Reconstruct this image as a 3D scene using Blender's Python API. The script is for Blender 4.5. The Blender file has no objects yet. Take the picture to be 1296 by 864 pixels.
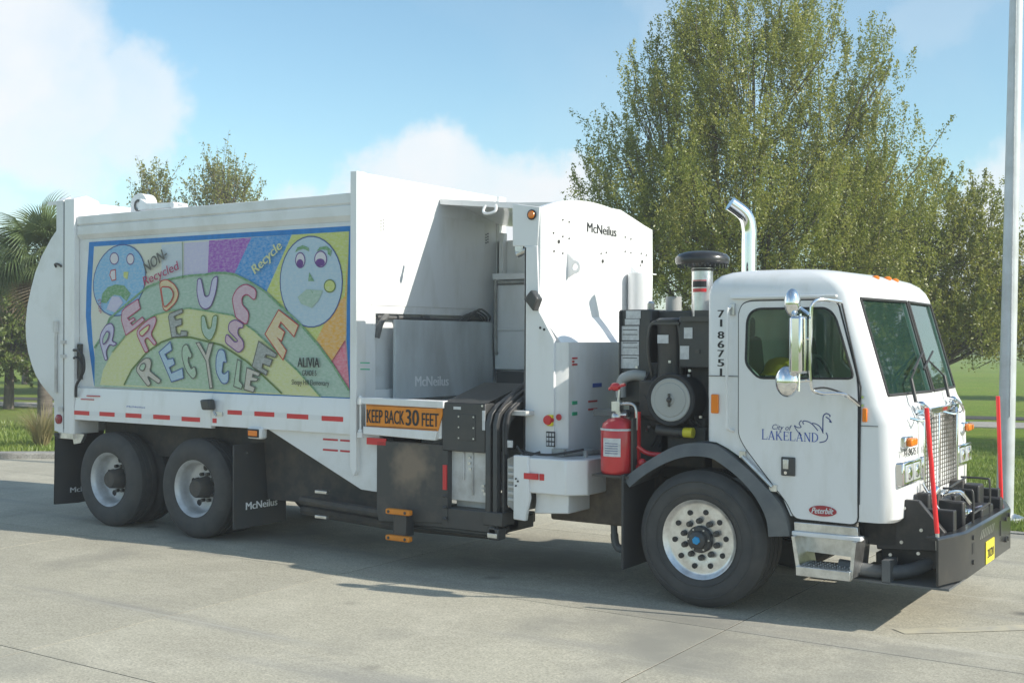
import bpy, bmesh, math, random
import numpy as np
from mathutils import Vector, Matrix
random.seed(7)
S = bpy.context.scene
COL = S.collection
rad = math.radians

# ---------------------------------------------------------------- camera, sky, sun, exposure
CAM = Vector((3.8949, -8.4976, 2.098))
cr = Vector((0.83342527, 0.55262459, 0.00289641)); cu = Vector((-0.00388180, 0.00061308, 0.99999228)); cf = Vector((-0.55261854, 0.83343008, -0.00265614))
cam_d = bpy.data.cameras.new('camera'); cam = bpy.data.objects.new('camera', cam_d); COL.objects.link(cam)
cam_d.sensor_width = 36; cam_d.lens = 36 * 1502.86 / 1296; cam_d.clip_start = 0.1; cam_d.clip_end = 6000
cam.matrix_world = Matrix(((cr.x, cu.x, -cf.x, CAM.x), (cr.y, cu.y, -cf.y, CAM.y), (cr.z, cu.z, -cf.z, CAM.z), (0, 0, 0, 1)))
S.camera = cam
SUN_DIR = Vector((1.53, 0.27, 1.0)).normalized()       # towards the sun
sun_d = bpy.data.lights.new('sun', 'SUN'); sun = bpy.data.objects.new('sun', sun_d); COL.objects.link(sun)
sun_d.energy = 4.1; sun_d.angle = rad(0.5); sun_d.color = (1.0, 0.94, 0.83)
sun.rotation_euler = SUN_DIR.to_track_quat('Z', 'Y').to_euler(); sun.location = (20, 4, 30)
S.view_settings.view_transform = 'Standard'; S.view_settings.look = 'None'
S.view_settings.exposure = 0.48; S.view_settings.gamma = 1.0
try: S.view_settings.use_curve_mapping = False
except Exception: pass
world = bpy.data.worlds.new('World'); S.world = world; world.use_nodes = True
wt = world.node_tree; wn = wt.nodes; wl = wt.links
bg = wn['Background']
sky = wn.new('ShaderNodeTexSky'); sky.sky_type = 'NISHITA'; sky.sun_disc = False
sky.sun_elevation = math.asin(SUN_DIR.z); sky.sun_rotation = math.atan2(SUN_DIR.x, SUN_DIR.y)
sky.air_density = 1.0; sky.dust_density = 0.6; sky.ozone_density = 1.3; sky.altitude = 0
SKY_STRENGTH = 0.15
bg.inputs['Strength'].default_value = SKY_STRENGTH
def wmath(op, a, b=None, c=None):
    n = wn.new('ShaderNodeMath'); n.operation = op
    for i, v in enumerate((a, b, c)):
        if v is None: continue
        if isinstance(v, (int, float)): n.inputs[i].default_value = v
        else: wl.new(v, n.inputs[i])
    return n.outputs[0]
tc = wn.new('ShaderNodeTexCoord')
warp = wn.new('ShaderNodeTexNoise'); warp.inputs['Scale'].default_value = 8.0; warp.inputs['Detail'].default_value = 9.0; warp.inputs['Roughness'].default_value = 0.6
wl.new(tc.outputs['Generated'], warp.inputs['Vector'])
sub = wn.new('ShaderNodeVectorMath'); sub.operation = 'SUBTRACT'; wl.new(warp.outputs['Color'], sub.inputs[0]); sub.inputs[1].default_value = (.5, .5, .5)
scl = wn.new('ShaderNodeVectorMath'); scl.operation = 'SCALE'; wl.new(sub.outputs[0], scl.inputs[0]); scl.inputs['Scale'].default_value = 0.13
add = wn.new('ShaderNodeVectorMath'); add.operation = 'ADD'; wl.new(tc.outputs['Generated'], add.inputs[0]); wl.new(scl.outputs[0], add.inputs[1])
nrm = wn.new('ShaderNodeVectorMath'); nrm.operation = 'NORMALIZE'; wl.new(add.outputs[0], nrm.inputs[0])
def sky_dir(az, el):            # az: degrees from the camera axis, to the right
    a = math.atan2(cf.y, cf.x) - rad(az)
    return (math.cos(a) * math.cos(rad(el)), math.sin(a) * math.cos(rad(el)), math.sin(rad(el)))
CLOUDS = [(-23.5, 13.2, 5.0, 1.0), (-21.0, 10.0, 3.8, 0.9), (-17.3, 10.6, 2.9, 0.75), (-26, 9.0, 3.6, .8), (-29, 14.5, 6, 1.0),
          (-3.5, 7.6, 2.9, 1.0), (-5.6, 6.3, 2.6, 0.95), (-0.9, 6.3, 2.6, 1.0), (-8.5, 5.0, 2.6, .8), (1.6, 5.2, 3.2, 1.0), (-11.5, 4.4, 2.4, .5),
          (23.3, 5.0, 3.0, 0.95), (26, 4.5, 4.0, 1.0), (19.5, 3.0, 2.6, .7), (-24.5, 5.6, 2.2, .45), (9, 14.5, 3.4, .22), (20.5, 15.3, 2.2, .2),
          (60, 14, 11, .9), (75, 11, 10, .9), (-70, 13, 12, .9), (110, 17, 13, .9), (160, 12, 12, .9), (-120, 15, 13, .8), (40, 9, 6, .6), (-48, 10, 9, .8)]
fac = None
for az, el, r_, st in CLOUDS:
    d = wn.new('ShaderNodeVectorMath'); d.operation = 'DOT_PRODUCT'; wl.new(nrm.outputs[0], d.inputs[0]); d.inputs[1].default_value = sky_dir(az, el)
    mr = wn.new('ShaderNodeMapRange'); mr.interpolation_type = 'SMOOTHSTEP'; wl.new(d.outputs['Value'], mr.inputs['Value'])
    mr.inputs['From Min'].default_value = math.cos(rad(r_ * 1.15)); mr.inputs['From Max'].default_value = math.cos(rad(r_ * 0.62))
    mr.inputs['To Max'].default_value = st
    fac = mr.outputs[0] if fac is None else wmath('MAXIMUM', fac, mr.outputs[0])
det = wn.new('ShaderNodeTexNoise'); det.inputs['Scale'].default_value = 13; det.inputs['Detail'].default_value = 8; wl.new(tc.outputs['Generated'], det.inputs['Vector'])
dm = wn.new('ShaderNodeMapRange'); wl.new(det.outputs['Fac'], dm.inputs['Value']); dm.inputs['From Min'].default_value = .30; dm.inputs['From Max'].default_value = .62; dm.inputs['To Min'].default_value = .70
fac = wmath('MULTIPLY', fac, dm.outputs[0])
haze_n = wn.new('ShaderNodeTexNoise'); haze_n.inputs['Scale'].default_value = 2.3; haze_n.inputs['Detail'].default_value = 6; wl.new(tc.outputs['Generated'], haze_n.inputs['Vector'])
hz = wn.new('ShaderNodeMapRange'); wl.new(haze_n.outputs['Fac'], hz.inputs['Value']); hz.inputs['From Min'].default_value = .45; hz.inputs['From Max'].default_value = .8; hz.inputs['To Max'].default_value = .30
fac = wmath('MAXIMUM', fac, hz.outputs[0])
tint = wn.new('ShaderNodeMix'); tint.data_type = 'RGBA'; tint.blend_type = 'MULTIPLY'; tint.inputs[0].default_value = 1.0
wl.new(sky.outputs[0], tint.inputs[6]); tint.inputs[7].default_value = (0.78, 0.93, 0.885, 1)
mixc = wn.new('ShaderNodeMix'); mixc.data_type = 'RGBA'
wl.new(fac, mixc.inputs[0]); wl.new(tint.outputs[2], mixc.inputs[6]); mixc.inputs[7].default_value = (4.6, 4.75, 4.9, 1)
wl.new(mixc.outputs[2], bg.inputs['Color'])

HAZE = 0.0019
# ---------------------------------------------------------------- materials
def mat(name, col, rough=.5, metal=0.0, var=0.0, scale=4.0, bump=0.0, bscale=60.0, coat=0.0, col2=None, lo=.4, hi=.65, spec=None, stretch=None):
    m = bpy.data.materials.new(name); m.use_nodes = True
    nt = m.node_tree; b = nt.nodes['Principled BSDF']
    b.inputs['Base Color'].default_value = (*col, 1); b.inputs['Roughness'].default_value = rough; b.inputs['Metallic'].default_value = metal
    if coat: b.inputs['Coat Weight'].default_value = coat; b.inputs['Coat Roughness'].default_value = .06
    if spec is not None: b.inputs['Specular IOR Level'].default_value = spec
    c2 = col2 if col2 else tuple(max(0, x * (1 - var)) for x in col)
    if var or col2 or bump:
        t = nt.nodes.new('ShaderNodeTexCoord'); mp = nt.nodes.new('ShaderNodeMapping'); nt.links.new(t.outputs['Object'], mp.inputs[0])
        if stretch: mp.inputs['Scale'].default_value = stretch
    if var or col2:
        n = nt.nodes.new('ShaderNodeTexNoise'); n.inputs['Scale'].default_value = scale; n.inputs['Detail'].default_value = 7; n.inputs['Roughness'].default_value = .62
        nt.links.new(mp.outputs[0], n.inputs['Vector'])
        r = nt.nodes.new('ShaderNodeMapRange'); r.inputs['From Min'].default_value = lo; r.inputs['From Max'].default_value = hi
        nt.links.new(n.outputs['Fac'], r.inputs['Value'])
        x = nt.nodes.new('ShaderNodeMix'); x.data_type = 'RGBA'; nt.links.new(r.outputs[0], x.inputs[0])
        x.inputs[6].default_value = (*col, 1); x.inputs[7].default_value = (*c2, 1); nt.links.new(x.outputs[2], b.inputs['Base Color'])
    if bump:
        n2 = nt.nodes.new('ShaderNodeTexNoise'); n2.inputs['Scale'].default_value = bscale; n2.inputs['Detail'].default_value = 5
        nt.links.new(mp.outputs[0], n2.inputs['Vector'])
        bp = nt.nodes.new('ShaderNodeBump'); bp.inputs['Strength'].default_value = bump; bp.inputs['Distance'].default_value = .01
        nt.links.new(n2.outputs['Fac'], bp.inputs['Height']); nt.links.new(bp.outputs[0], b.inputs['Normal'])
    return m
M = {}
M['white'] = mat('white_paint', (.78, .785, .79), .34, col2=(.62, .61, .57), scale=1.6, lo=.50, hi=.88, coat=.3, bump=.05, bscale=2.2, stretch=(2.5, 2.5, .8))
M['plate'] = mat('scuffed_packer_plate', (.56, .60, .62), .25, col2=(.44, .46, .47), scale=3, bump=.05, bscale=4, stretch=(1, 1, .3))
M['white2'] = mat('white_body_paint', (.73, .745, .755), .42, col2=(.55, .55, .52), scale=1.7, lo=.48, hi=.80, coat=.2, bump=.06, bscale=1.6)
M['white_dirty'] = mat('soiled_white_paint', (.62, .62, .61), .5, col2=(.36, .34, .31), scale=3.5, lo=.42, hi=.75, bump=.05, bscale=6)
M['greywhite'] = mat('grey_underside_paint', (.42, .42, .40), .6, col2=(.22, .2, .18), scale=4)
M['black'] = mat('black_steel', (.048, .050, .052), .38, col2=(.075, .07, .065), scale=4, lo=.45, hi=.8, bump=.03, bscale=20)
M['bumper'] = mat('gloss_black_paint', (.022, .022, .023), .28, col2=(.045, .042, .037), scale=5, lo=.5, hi=.8, coat=.25)
M['frontblack'] = mat('front_black_steel', (.024, .024, .025), .45, col2=(.06, .052, .045), scale=7, lo=.5, hi=.75)
M['chassis'] = mat('grimy_chassis', (.056, .055, .053), .75, col2=(.10, .085, .07), scale=6, lo=.42, hi=.7)
M['worn'] = mat('worn_black_plate', (.062, .061, .058), .6, col2=(.12, .10, .085), scale=3.0, lo=.50, hi=.72, bump=.05, bscale=30)
M['rust'] = mat('rusty_grime', (.10, .082, .066), .8, col2=(.17, .135, .10), scale=7)
M['tyre'] = mat('tyre_rubber', (.056, .057, .058), .85, col2=(.085, .083, .078), scale=5, lo=.4, hi=.75, bump=.12, bscale=70)
M['rubber'] = mat('black_rubber', (.032, .033, .035), .7, var=.3, scale=9)
M['flap'] = mat('mud_flap_rubber', (.054, .055, .057), .75, col2=(.065, .062, .057), scale=3, bump=.05, bscale=30)
M['fender'] = mat('grey_fender_plastic', (.10, .107, .113), .55, col2=(.145, .15, .15), scale=4)
M['chrome'] = mat('chrome', (.82, .83, .84), .07, 1.0)
M['alu'] = mat('brushed_aluminium', (.72, .72, .72), .33, .95, col2=(.52, .52, .51), scale=9, bump=.04, bscale=80)
M['wheel'] = mat('polished_wheel', (.80, .80, .79), .30, .75, col2=(.55, .54, .52), scale=8)
M['steelrim'] = mat('white_steel_rim', (.60, .62, .64), .4, .25, col2=(.42, .43, .43), scale=6)
M['nut'] = mat('dark_nut', (.09, .088, .085), .45, .6)
M['hubblue'] = mat('blue_hub_cap', (.02, .30, .62), .35)
M['red'] = mat('red_reflector', (.62, .035, .04), .35)
M['tapewhite'] = mat('white_reflector', (.72, .73, .74), .4)
M['redpaint'] = mat('red_cylinder_paint', (.62, .03, .035), .3, coat=.4, var=.2, scale=6)
M['redrod'] = mat('red_marker_rod', (.85, .03, .035), .4)
M['orange'] = mat('orange_sign', (.80, .27, .02), .5, var=.15, scale=8)
M['amber'] = mat('amber_lens', (.85, .22, .01), .2, coat=.5)
M['redlens'] = mat('red_lens', (.28, .015, .03), .25, coat=.4)
M['yellow'] = mat('yellow_paint', (.80, .68, .05), .45)
M['hat'] = mat('yellow_hard_hat_plastic', (.85, .60, .02), .35)
M['label'] = mat('paper_label', (.66, .67, .68), .6, var=.25, scale=18)
M['ink'] = mat('black_lettering', (.02, .02, .022), .5)
M['whiteink'] = mat('white_lettering', (.85, .86, .87), .5)
M['navyink'] = mat('navy_lettering', (.02, .045, .20), .45)
M['blueink'] = mat('blue_lettering', (.03, .09, .42), .45)
M['redink'] = mat('red_lettering', (.5, .04, .05), .5)
M['greenink'] = mat('green_lettering', (.03, .38, .2), .5)
M['oval'] = mat('red_oval_badge', (.36, .015, .03), .25, coat=.5)
M['seat'] = mat('dark_seat_cloth', (.10, .105, .11), .8)
M['dash'] = mat('grey_cab_trim', (.20, .22, .225), .7, var=.3, scale=5)
M['lens'] = mat('headlamp_lens', (.60, .62, .64), .08, .25, coat=.6)
M['pole'] = mat('white_pole_paint', (.60, .63, .66), .4, .15, col2=(.50, .52, .53), scale=3, coat=.2)
M['cable'] = mat('dark_hose', (.035, .035, .037), .55)
M['greycyl'] = mat('grey_hydraulic_hose', (.12, .12, .12), .5)
M['filter'] = mat('filter_canister', (.38, .39, .38), .4)
M['grille'] = mat('grille_mesh', (.30, .29, .27), .35, .8, var=.3, scale=6)
def crayon(name, col, s=1.0):
    return mat('crayon_' + name, col, .55, col2=tuple(min(1, c * .60 + .27) for c in col), scale=15 * s, lo=.36, hi=.68, stretch=(1.4, 1, 3.2))
CR = {k: crayon(k, v) for k, v in dict(cream=(.62, .63, .52), paleblue=(.50, .58, .64), lilac=(.50, .48, .66), purple=(.28, .05, .42), blue=(.01, .24, .60),
      lime=(.50, .56, .12), orange=(.72, .36, .03), pink=(.66, .14, .22), green1=(.31, .46, .36), yellow=(.58, .60, .26), green2=(.34, .49, .33),
      face1=(.17, .42, .66), face2=(.38, .53, .64), rose=(.56, .36, .44), yolk=(.64, .50, .26), grey=(.27, .29, .27), peach=(.50, .46, .38), sky=(.34, .50, .62),
      white=(.62, .60, .64), green3=(.08, .27, .09)).items()}
for k, v in dict(border_blue=(.015, .20, .56), violet=(.14, .05, .25), crimson=(.42, .03, .12), red=(.52, .04, .04), navy=(.06, .10, .30), dark=(.12, .12, .11), olive=(.13, .20, .05)).items():
    CR[k] = mat('marker_' + k, v, .5, var=.2, scale=10)

def glass(name, tint_, refl_rough=.02, alpha=.5, ior=1.75):
    m = bpy.data.materials.new(name); m.use_nodes = True; nt = m.node_tree; nt.nodes.clear()
    o = nt.nodes.new('ShaderNodeOutputMaterial'); tr = nt.nodes.new('ShaderNodeBsdfTransparent'); tr.inputs[0].default_value = (*tint_, 1)
    gl = nt.nodes.new('ShaderNodeBsdfGlossy'); gl.inputs['Roughness'].default_value = refl_rough; gl.inputs[0].default_value = (.95, 1, .98, 1)
    df = nt.nodes.new('ShaderNodeBsdfDiffuse'); df.inputs[0].default_value = (.06, .16, .135, 1)
    mx0 = nt.nodes.new('ShaderNodeMixShader'); mx0.inputs[0].default_value = alpha
    nt.links.new(tr.outputs[0], mx0.inputs[1]); nt.links.new(df.outputs[0], mx0.inputs[2])
    fr = nt.nodes.new('ShaderNodeFresnel'); fr.inputs[0].default_value = ior
    mx = nt.nodes.new('ShaderNodeMixShader'); nt.links.new(fr.outputs[0], mx.inputs[0]); nt.links.new(mx0.outputs[0], mx.inputs[1]); nt.links.new(gl.outputs[0], mx.inputs[2])
    nt.links.new(mx.outputs[0], o.inputs[0]); return m
M['windscreen'] = glass('windscreen_glass', (.55, .76, .70), alpha=.22)
M['window'] = glass('side_window_glass', (.76, .78, .75), alpha=.04, ior=1.38)

def leafmat(name, c1, c2, c3, trans=.35):
    m = bpy.data.materials.new(name); m.use_nodes = True; nt = m.node_tree; nt.nodes.clear()
    o = nt.nodes.new('ShaderNodeOutputMaterial'); g = nt.nodes.new('ShaderNodeNewGeometry')
    cr_ = nt.nodes.new('ShaderNodeValToRGB'); nt.links.new(g.outputs['Random Per Island'], cr_.inputs[0])
    tcl = nt.nodes.new('ShaderNodeTexCoord'); nz = nt.nodes.new('ShaderNodeTexNoise'); nz.inputs['Scale'].default_value = 1.3; nz.inputs['Detail'].default_value = 3; nt.links.new(tcl.outputs['Object'], nz.inputs['Vector'])
    ra = nt.nodes.new('ShaderNodeMapRange'); ra.inputs['From Min'].default_value = .36; ra.inputs['From Max'].default_value = .64; nt.links.new(nz.outputs['Fac'], ra.inputs['Value'])
    mm = nt.nodes.new('ShaderNodeMath'); mm.operation = 'MULTIPLY_ADD'; nt.links.new(ra.outputs[0], mm.inputs[0]); mm.inputs[1].default_value = .5
    m5 = nt.nodes.new('ShaderNodeMath'); m5.operation = 'MULTIPLY'; nt.links.new(g.outputs['Random Per Island'], m5.inputs[0]); m5.inputs[1].default_value = .5; nt.links.new(m5.outputs[0], mm.inputs[2]); nt.links.new(mm.outputs[0], cr_.inputs[0])
    e = cr_.color_ramp.elements; e[0].color = (*c1, 1); e[1].color = (*c3, 1); e.new(.5).color = (*c2, 1)
    d = nt.nodes.new('ShaderNodeBsdfDiffuse'); t = nt.nodes.new('ShaderNodeBsdfTranslucent'); gl = nt.nodes.new('ShaderNodeBsdfGlossy'); gl.inputs['Roughness'].default_value = .45
    nt.links.new(cr_.outputs[0], d.inputs[0]); nt.links.new(cr_.outputs[0], t.inputs[0])
    a = nt.nodes.new('ShaderNodeMixShader'); a.inputs[0].default_value = trans; nt.links.new(d.outputs[0], a.inputs[1]); nt.links.new(t.outputs[0], a.inputs[2])
    b = nt.nodes.new('ShaderNodeMixShader'); b.inputs[0].default_value = .05; nt.links.new(a.outputs[0], b.inputs[1]); nt.links.new(gl.outputs[0], b.inputs[2])
    nt.links.new(b.outputs[0], o.inputs[0]); return m
M['oakleaf'] = leafmat('oak_leaves', (.17, .215, .035), (.29, .315, .055), (.44, .42, .11), .5)
M['smallleaf'] = leafmat('young_tree_leaves', (.18, .22, .04), (.28, .29, .06), (.40, .37, .10), .5)
M['bgleaf'] = leafmat('background_leaves', (.10, .15, .03), (.16, .21, .045), (.24, .27, .07), .45)
M['palmleaf'] = leafmat('palm_leaves', (.07, .12, .04), (.12, .17, .06), (.19, .22, .09), .3)
M['deadleaf'] = leafmat('dead_palm_leaves', (.14, .10, .06), (.20, .15, .09), (.26, .20, .12), .2)
M['grassblade'] = leafmat('grass_blades', (.16, .23, .03), (.21, .29, .05), (.29, .33, .08))
M['dryblade'] = leafmat('dry_grass_blades', (.22, .20, .08), (.34, .29, .14), (.45, .38, .20))
M['bark'] = mat('bark', (.16, .135, .11), .9, col2=(.07, .06, .05), scale=6, bump=.4, bscale=25, stretch=(1, 1, .3))
M['palmbark'] = mat('palm_bark', (.17, .145, .12), .9, col2=(.09, .075, .06), scale=5, bump=.5, bscale=14, stretch=(.6, .6, 3))

# ---------------------------------------------------------------- builders
ORG = {}
def link(o, parent=None, wloc=None):
    COL.objects.link(o)
    w = Vector(wloc) if wloc is not None else Vector((0, 0, 0)); ORG[o.name] = w
    if parent is not None:
        o.parent = parent; o.location = w - ORG[parent.name]
    else: o.location = w
    return o
def tag(o, label=None, cat=None, group=None, kind=None):
    if label: o['label'] = label
    if cat: o['category'] = cat
    if group: o['group'] = group
    if kind: o['kind'] = kind
    return o
def empty(name, loc, label, cat, group=None):
    o = bpy.data.objects.new(name, None); o.empty_display_size = .3
    link(o, None, loc); return tag(o, label, cat, group)
SPLIT = {'slanted_skirt', 'rear_post', 'body_post', 'step_side', 'bumper_bracket', 'mirror_stay', 'bright_couplings', 'cover_fittings', 'lamp_reflector', 'hand_hole', 'lug_nut', 'printed_line', 'green_sticker', 'decal_strip', 'sign_hinge', 'frame_rails'}
class MB:
    def __init__(s): s.v = []; s.f = []
    def add(s, vs, fs):
        n = len(s.v); s.v += [tuple(p) for p in vs]; s.f += [tuple(i + n for i in f) for f in fs]; return s
    def box(s, x0, x1, y0, y1, z0, z1):
        return s.add([(x0, y0, z0), (x1, y0, z0), (x1, y1, z0), (x0, y1, z0), (x0, y0, z1), (x1, y0, z1), (x1, y1, z1), (x0, y1, z1)],
                     [(0, 3, 2, 1), (4, 5, 6, 7), (0, 1, 5, 4), (1, 2, 6, 5), (2, 3, 7, 6), (3, 0, 4, 7)])
    def prism(s, poly, a, b, ax):
        n = len(poly)
        mk = {'y': lambda p, t: (p[0], t, p[1]), 'x': lambda p, t: (t, p[0], p[1]), 'z': lambda p, t: (p[0], p[1], t)}[ax]
        vs = [mk(p, a) for p in poly] + [mk(p, b) for p in poly]
        return s.add(vs, [tuple(range(n)), tuple(range(2 * n - 1, n - 1, -1))] + [(i, i + n, (i + 1) % n + n, (i + 1) % n) for i in range(n)])
    def cyl(s, p0, p1, r0, r1=None, n=16, caps=True):
        p0, p1 = Vector(p0), Vector(p1); r1 = r0 if r1 is None else r1
        d = (p1 - p0).normalized(); a = d.orthogonal().normalized(); b = d.cross(a)
        vs = []
        for p, r in ((p0, r0), (p1, r1)):
            for i in range(n):
                t = 2 * math.pi * i / n; vs.append(p + a * math.cos(t) * r + b * math.sin(t) * r)
        fs = [(i, (i + 1) % n, (i + 1) % n + n, i + n) for i in range(n)]
        if caps: fs += [tuple(range(n - 1, -1, -1)), tuple(range(n, 2 * n))]
        return s.add(vs, fs)
    def tube(s, pts, r, n=8, r1=None):
        pts = [Vector(p) for p in pts]; k = len(pts); rr = [r + ((r1 if r1 is not None else r) - r) * i / (k - 1) for i in range(k)]
        vs = []; up = None
        for i, p in enumerate(pts):
            d = (pts[min(i + 1, k - 1)] - pts[max(i - 1, 0)]).normalized()
            a = d.orthogonal().normalized() if up is None else (up - d * up.dot(d)).normalized()
            up = a; b = d.cross(a)
            for j in range(n):
                t = 2 * math.pi * j / n; vs.append(p + (a * math.cos(t) + b * math.sin(t)) * rr[i])
        fs = [(i * n + j, i * n + (j + 1) % n, (i + 1) * n + (j + 1) % n, (i + 1) * n + j) for i in range(k - 1) for j in range(n)]
        fs += [tuple(range(n - 1, -1, -1)), tuple(range((k - 1) * n, k * n))]
        return s.add(vs, fs)
    def lathe(s, prof, c, ax='y', n=48, closed=False):     # prof: (axial, radius)
        c = Vector(c); k = len(prof); vs = []
        for i in range(n):
            t = 2 * math.pi * i / n; co, si = math.cos(t), math.sin(t)
            for a, r in prof:
                p = {'y': (r * co, a, r * si), 'z': (r * co, r * si, a), 'x': (a, r * co, r * si)}[ax]
                vs.append(c + Vector(p))
        fs = []
        for i in range(n):
            for j in range(k - 1 + (1 if closed else 0)):
                j2 = (j + 1) % k
                fs.append((i * k + j, ((i + 1) % n) * k + j, ((i + 1) % n) * k + j2, i * k + j2))
        return s.add(vs, fs)
    def ball(s, c, rx, ry=None, rz=None, n=12, m=8):
        ry = ry or rx; rz = rz or rx; c = Vector(c); vs = []; fs = []
        for i in range(m + 1):
            ph = math.pi * i / m
            for j in range(n):
                t = 2 * math.pi * j / n; vs.append(c + Vector((rx * math.sin(ph) * math.cos(t), ry * math.sin(ph) * math.sin(t), rz * math.cos(ph))))
        for i in range(m):
            for j in range(n): fs.append((i * n + j, (i + 1) * n + j, (i + 1) * n + (j + 1) % n, i * n + (j + 1) % n))
        return s.add(vs, fs)
    def pieces(s):
        par = list(range(len(s.v)))
        def find(a):
            while par[a] != a: par[a] = par[par[a]]; a = par[a]
            return a
        for f in s.f:
            for i in f[1:]: par[find(i)] = find(f[0])
        grp = {}
        for f in s.f: grp.setdefault(find(f[0]), []).append(f)
        out = []
        for fs in grp.values():
            ids = sorted({i for f in fs for i in f}); mp = {a: k for k, a in enumerate(ids)}; b = MB(); b.v = [s.v[i] for i in ids]; b.f = [tuple(mp[i] for i in f) for f in fs]; out.append(b)
        return out
    def build(s, name, m, parent=None, bevel=0, smooth=35, label=None, kind=None, fix=True, origin=None):
        if name in SPLIT:
            ps = s.pieces()
            if len(ps) > 1: return [q._build(name, m, parent, bevel, smooth, label, kind, fix, origin) for q in ps][0]
        return s._build(name, m, parent, bevel, smooth, label, kind, fix, origin)
    def _build(s, name, m, parent=None, bevel=0, smooth=35, label=None, kind=None, fix=True, origin=None):
        vs = np.array(s.v, dtype=float)
        o0 = np.array(origin) if origin is not None else (vs.min(0) + vs.max(0)) / 2
        me = bpy.data.meshes.new(name); me.from_pydata((vs - o0).tolist(), [], s.f)
        if fix:
            bm = bmesh.new(); bm.from_mesh(me); bmesh.ops.remove_doubles(bm, verts=bm.verts, dist=1e-5); bmesh.ops.recalc_face_normals(bm, faces=bm.faces); bm.to_mesh(me); bm.free()
        me.materials.append(m)
        if smooth:
            me.polygons.foreach_set('use_smooth', [True] * len(me.polygons)); me.set_sharp_from_angle(angle=rad(smooth))
        o = bpy.data.objects.new(name, me); link(o, parent, o0)
        if bevel:
            b = o.modifiers.new('bevel', 'BEVEL'); b.width = bevel; b.segments = 2; b.limit_method = 'ANGLE'; b.angle_limit = rad(40)
        return tag(o, label, None, None, kind)
def box(name, m, parent, x0, x1, y0, y1, z0, z1, bevel=.004, **k): return MB().box(x0, x1, y0, y1, z0, z1).build(name, m, parent, bevel=bevel, **k)
def cyl(name, m, parent, p0, p1, r, r1=None, n=20, **k): return MB().cyl(p0, p1, r, r1, n).build(name, m, parent, **k)
def tube(name, m, parent, pts, r, n=8, **k): return MB().tube(pts, r, n).build(name, m, parent, **k)
def smoothpts(pts, sub=6):
    pts = [Vector(p) for p in pts]; out = []
    for i in range(len(pts) - 1):
        p0 = pts[max(i - 1, 0)]; p1 = pts[i]; p2 = pts[i + 1]; p3 = pts[min(i + 2, len(pts) - 1)]
        for j in range(sub):
            t = j / sub
            out.append(.5 * ((2 * p1) + (-p0 + p2) * t + (2 * p0 - 5 * p1 + 4 * p2 - p3) * t * t + (-p0 + 3 * p1 - 3 * p2 + p3) * t ** 3))
    return out + [pts[-1]]
def text(s, m, parent, org, w, h, ax=(1, 0, 0), up=(0, 0, 1), name='lettering', bold=.012, shear=0, nrm_off=0.0):
    wt_ = bold; bold = min(bold, .008)
    cu_ = bpy.data.curves.new('t', 'FONT'); cu_.body = s; cu_.size = 1; cu_.offset = 0; cu_.shear = shear; cu_.resolution_u = 3
    to = bpy.data.objects.new('t', cu_); me = bpy.data.meshes.new_from_object(to)
    bpy.data.objects.remove(to); bpy.data.curves.remove(cu_)
    vs = np.array([tuple(v.co) for v in me.vertices]); lo = vs.min(0); hi = vs.max(0)
    ax = np.array(ax, float); up = np.array(up, float); ax /= np.linalg.norm(ax); up /= np.linalg.norm(up); nn = np.cross(ax, up)
    n = (vs - lo) / np.maximum(hi - lo, 1e-6)
    P_ = np.array(org) + np.outer(n[:, 0] * w, ax) + np.outer(n[:, 1] * h, up) + nn * nrm_off
    fs = [tuple(p.vertices) for p in me.polygons]; bpy.data.meshes.remove(me)
    b = MB(); nb = 3 if wt_ >= .018 else (2 if wt_ >= .012 else 1); em = w / (hi[0] - lo[0])
    for k in range(nb):              # heavier strokes: the same glyphs again, a hair aside and proud
        b.add([tuple(p) for p in P_ + ax * (k * .030 * em * (.7 if wt_ < .02 else 1)) + nn * (k * .0003)], fs)
    return b.build(name, m, parent, smooth=0, fix=False)
def flat(name, m, parent, poly, y, smooth=0, **k):           # flat print on the truck's side, facing -y
    b = MB(); b.add([(p[0], y, p[1]) for p in poly], [tuple(range(len(poly)))])
    return b.build(name, m, parent, smooth=0, fix=False, **k)
def stroke_mb(b, poly, w, y, closed=True):          # one mitred ribbon, no overlapping faces
    p = [Vector(q) for q in poly]; p = [q for i, q in enumerate(p) if i == 0 or (q - p[i - 1]).length > 1e-4]
    if closed and (p[0] - p[-1]).length < 1e-4: p.pop()
    n = len(p); vs = []
    for i in range(n):
        a = p[(i - 1) % n] if closed or i else None; c = p[(i + 1) % n] if closed or i < n - 1 else None
        d1 = (p[i] - a).normalized() if a is not None else (c - p[i]).normalized(); d2 = (c - p[i]).normalized() if c is not None else d1
        n1 = Vector((-d1.y, d1.x)); n2 = Vector((-d2.y, d2.x)); m_ = n1 + n2
        m_ = n1 if m_.length < .2 else m_.normalized(); k = min(1.9, 1 / max(.3, m_.dot(n1))) * w / 2
        vs += [p[i] - m_ * k, p[i] + m_ * k]
    fs = [(2 * i, 2 * ((i + 1) % n), 2 * ((i + 1) % n) + 1, 2 * i + 1) for i in range(n if closed else n - 1)]
    return b.add([(v.x, y, v.y) for v in vs], fs)

def round_poly(poly, r=.05, n=4, keep=()):
    out = []; N = len(poly)
    for i in range(N):
        p = Vector(poly[i]); a = Vector(poly[i - 1]); c = Vector(poly[(i + 1) % N])
        if i in keep: out.append(tuple(p)); continue
        k = min(r, (a - p).length * .45, (c - p).length * .45); p0 = p + (a - p).normalized() * k; p1 = p + (c - p).normalized() * k
        for j in range(n + 1):
            t = j / n; q = p0 * (1 - t) ** 2 + p * 2 * t * (1 - t) + p1 * t * t; out.append((q.x, q.y))
    return out

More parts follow.
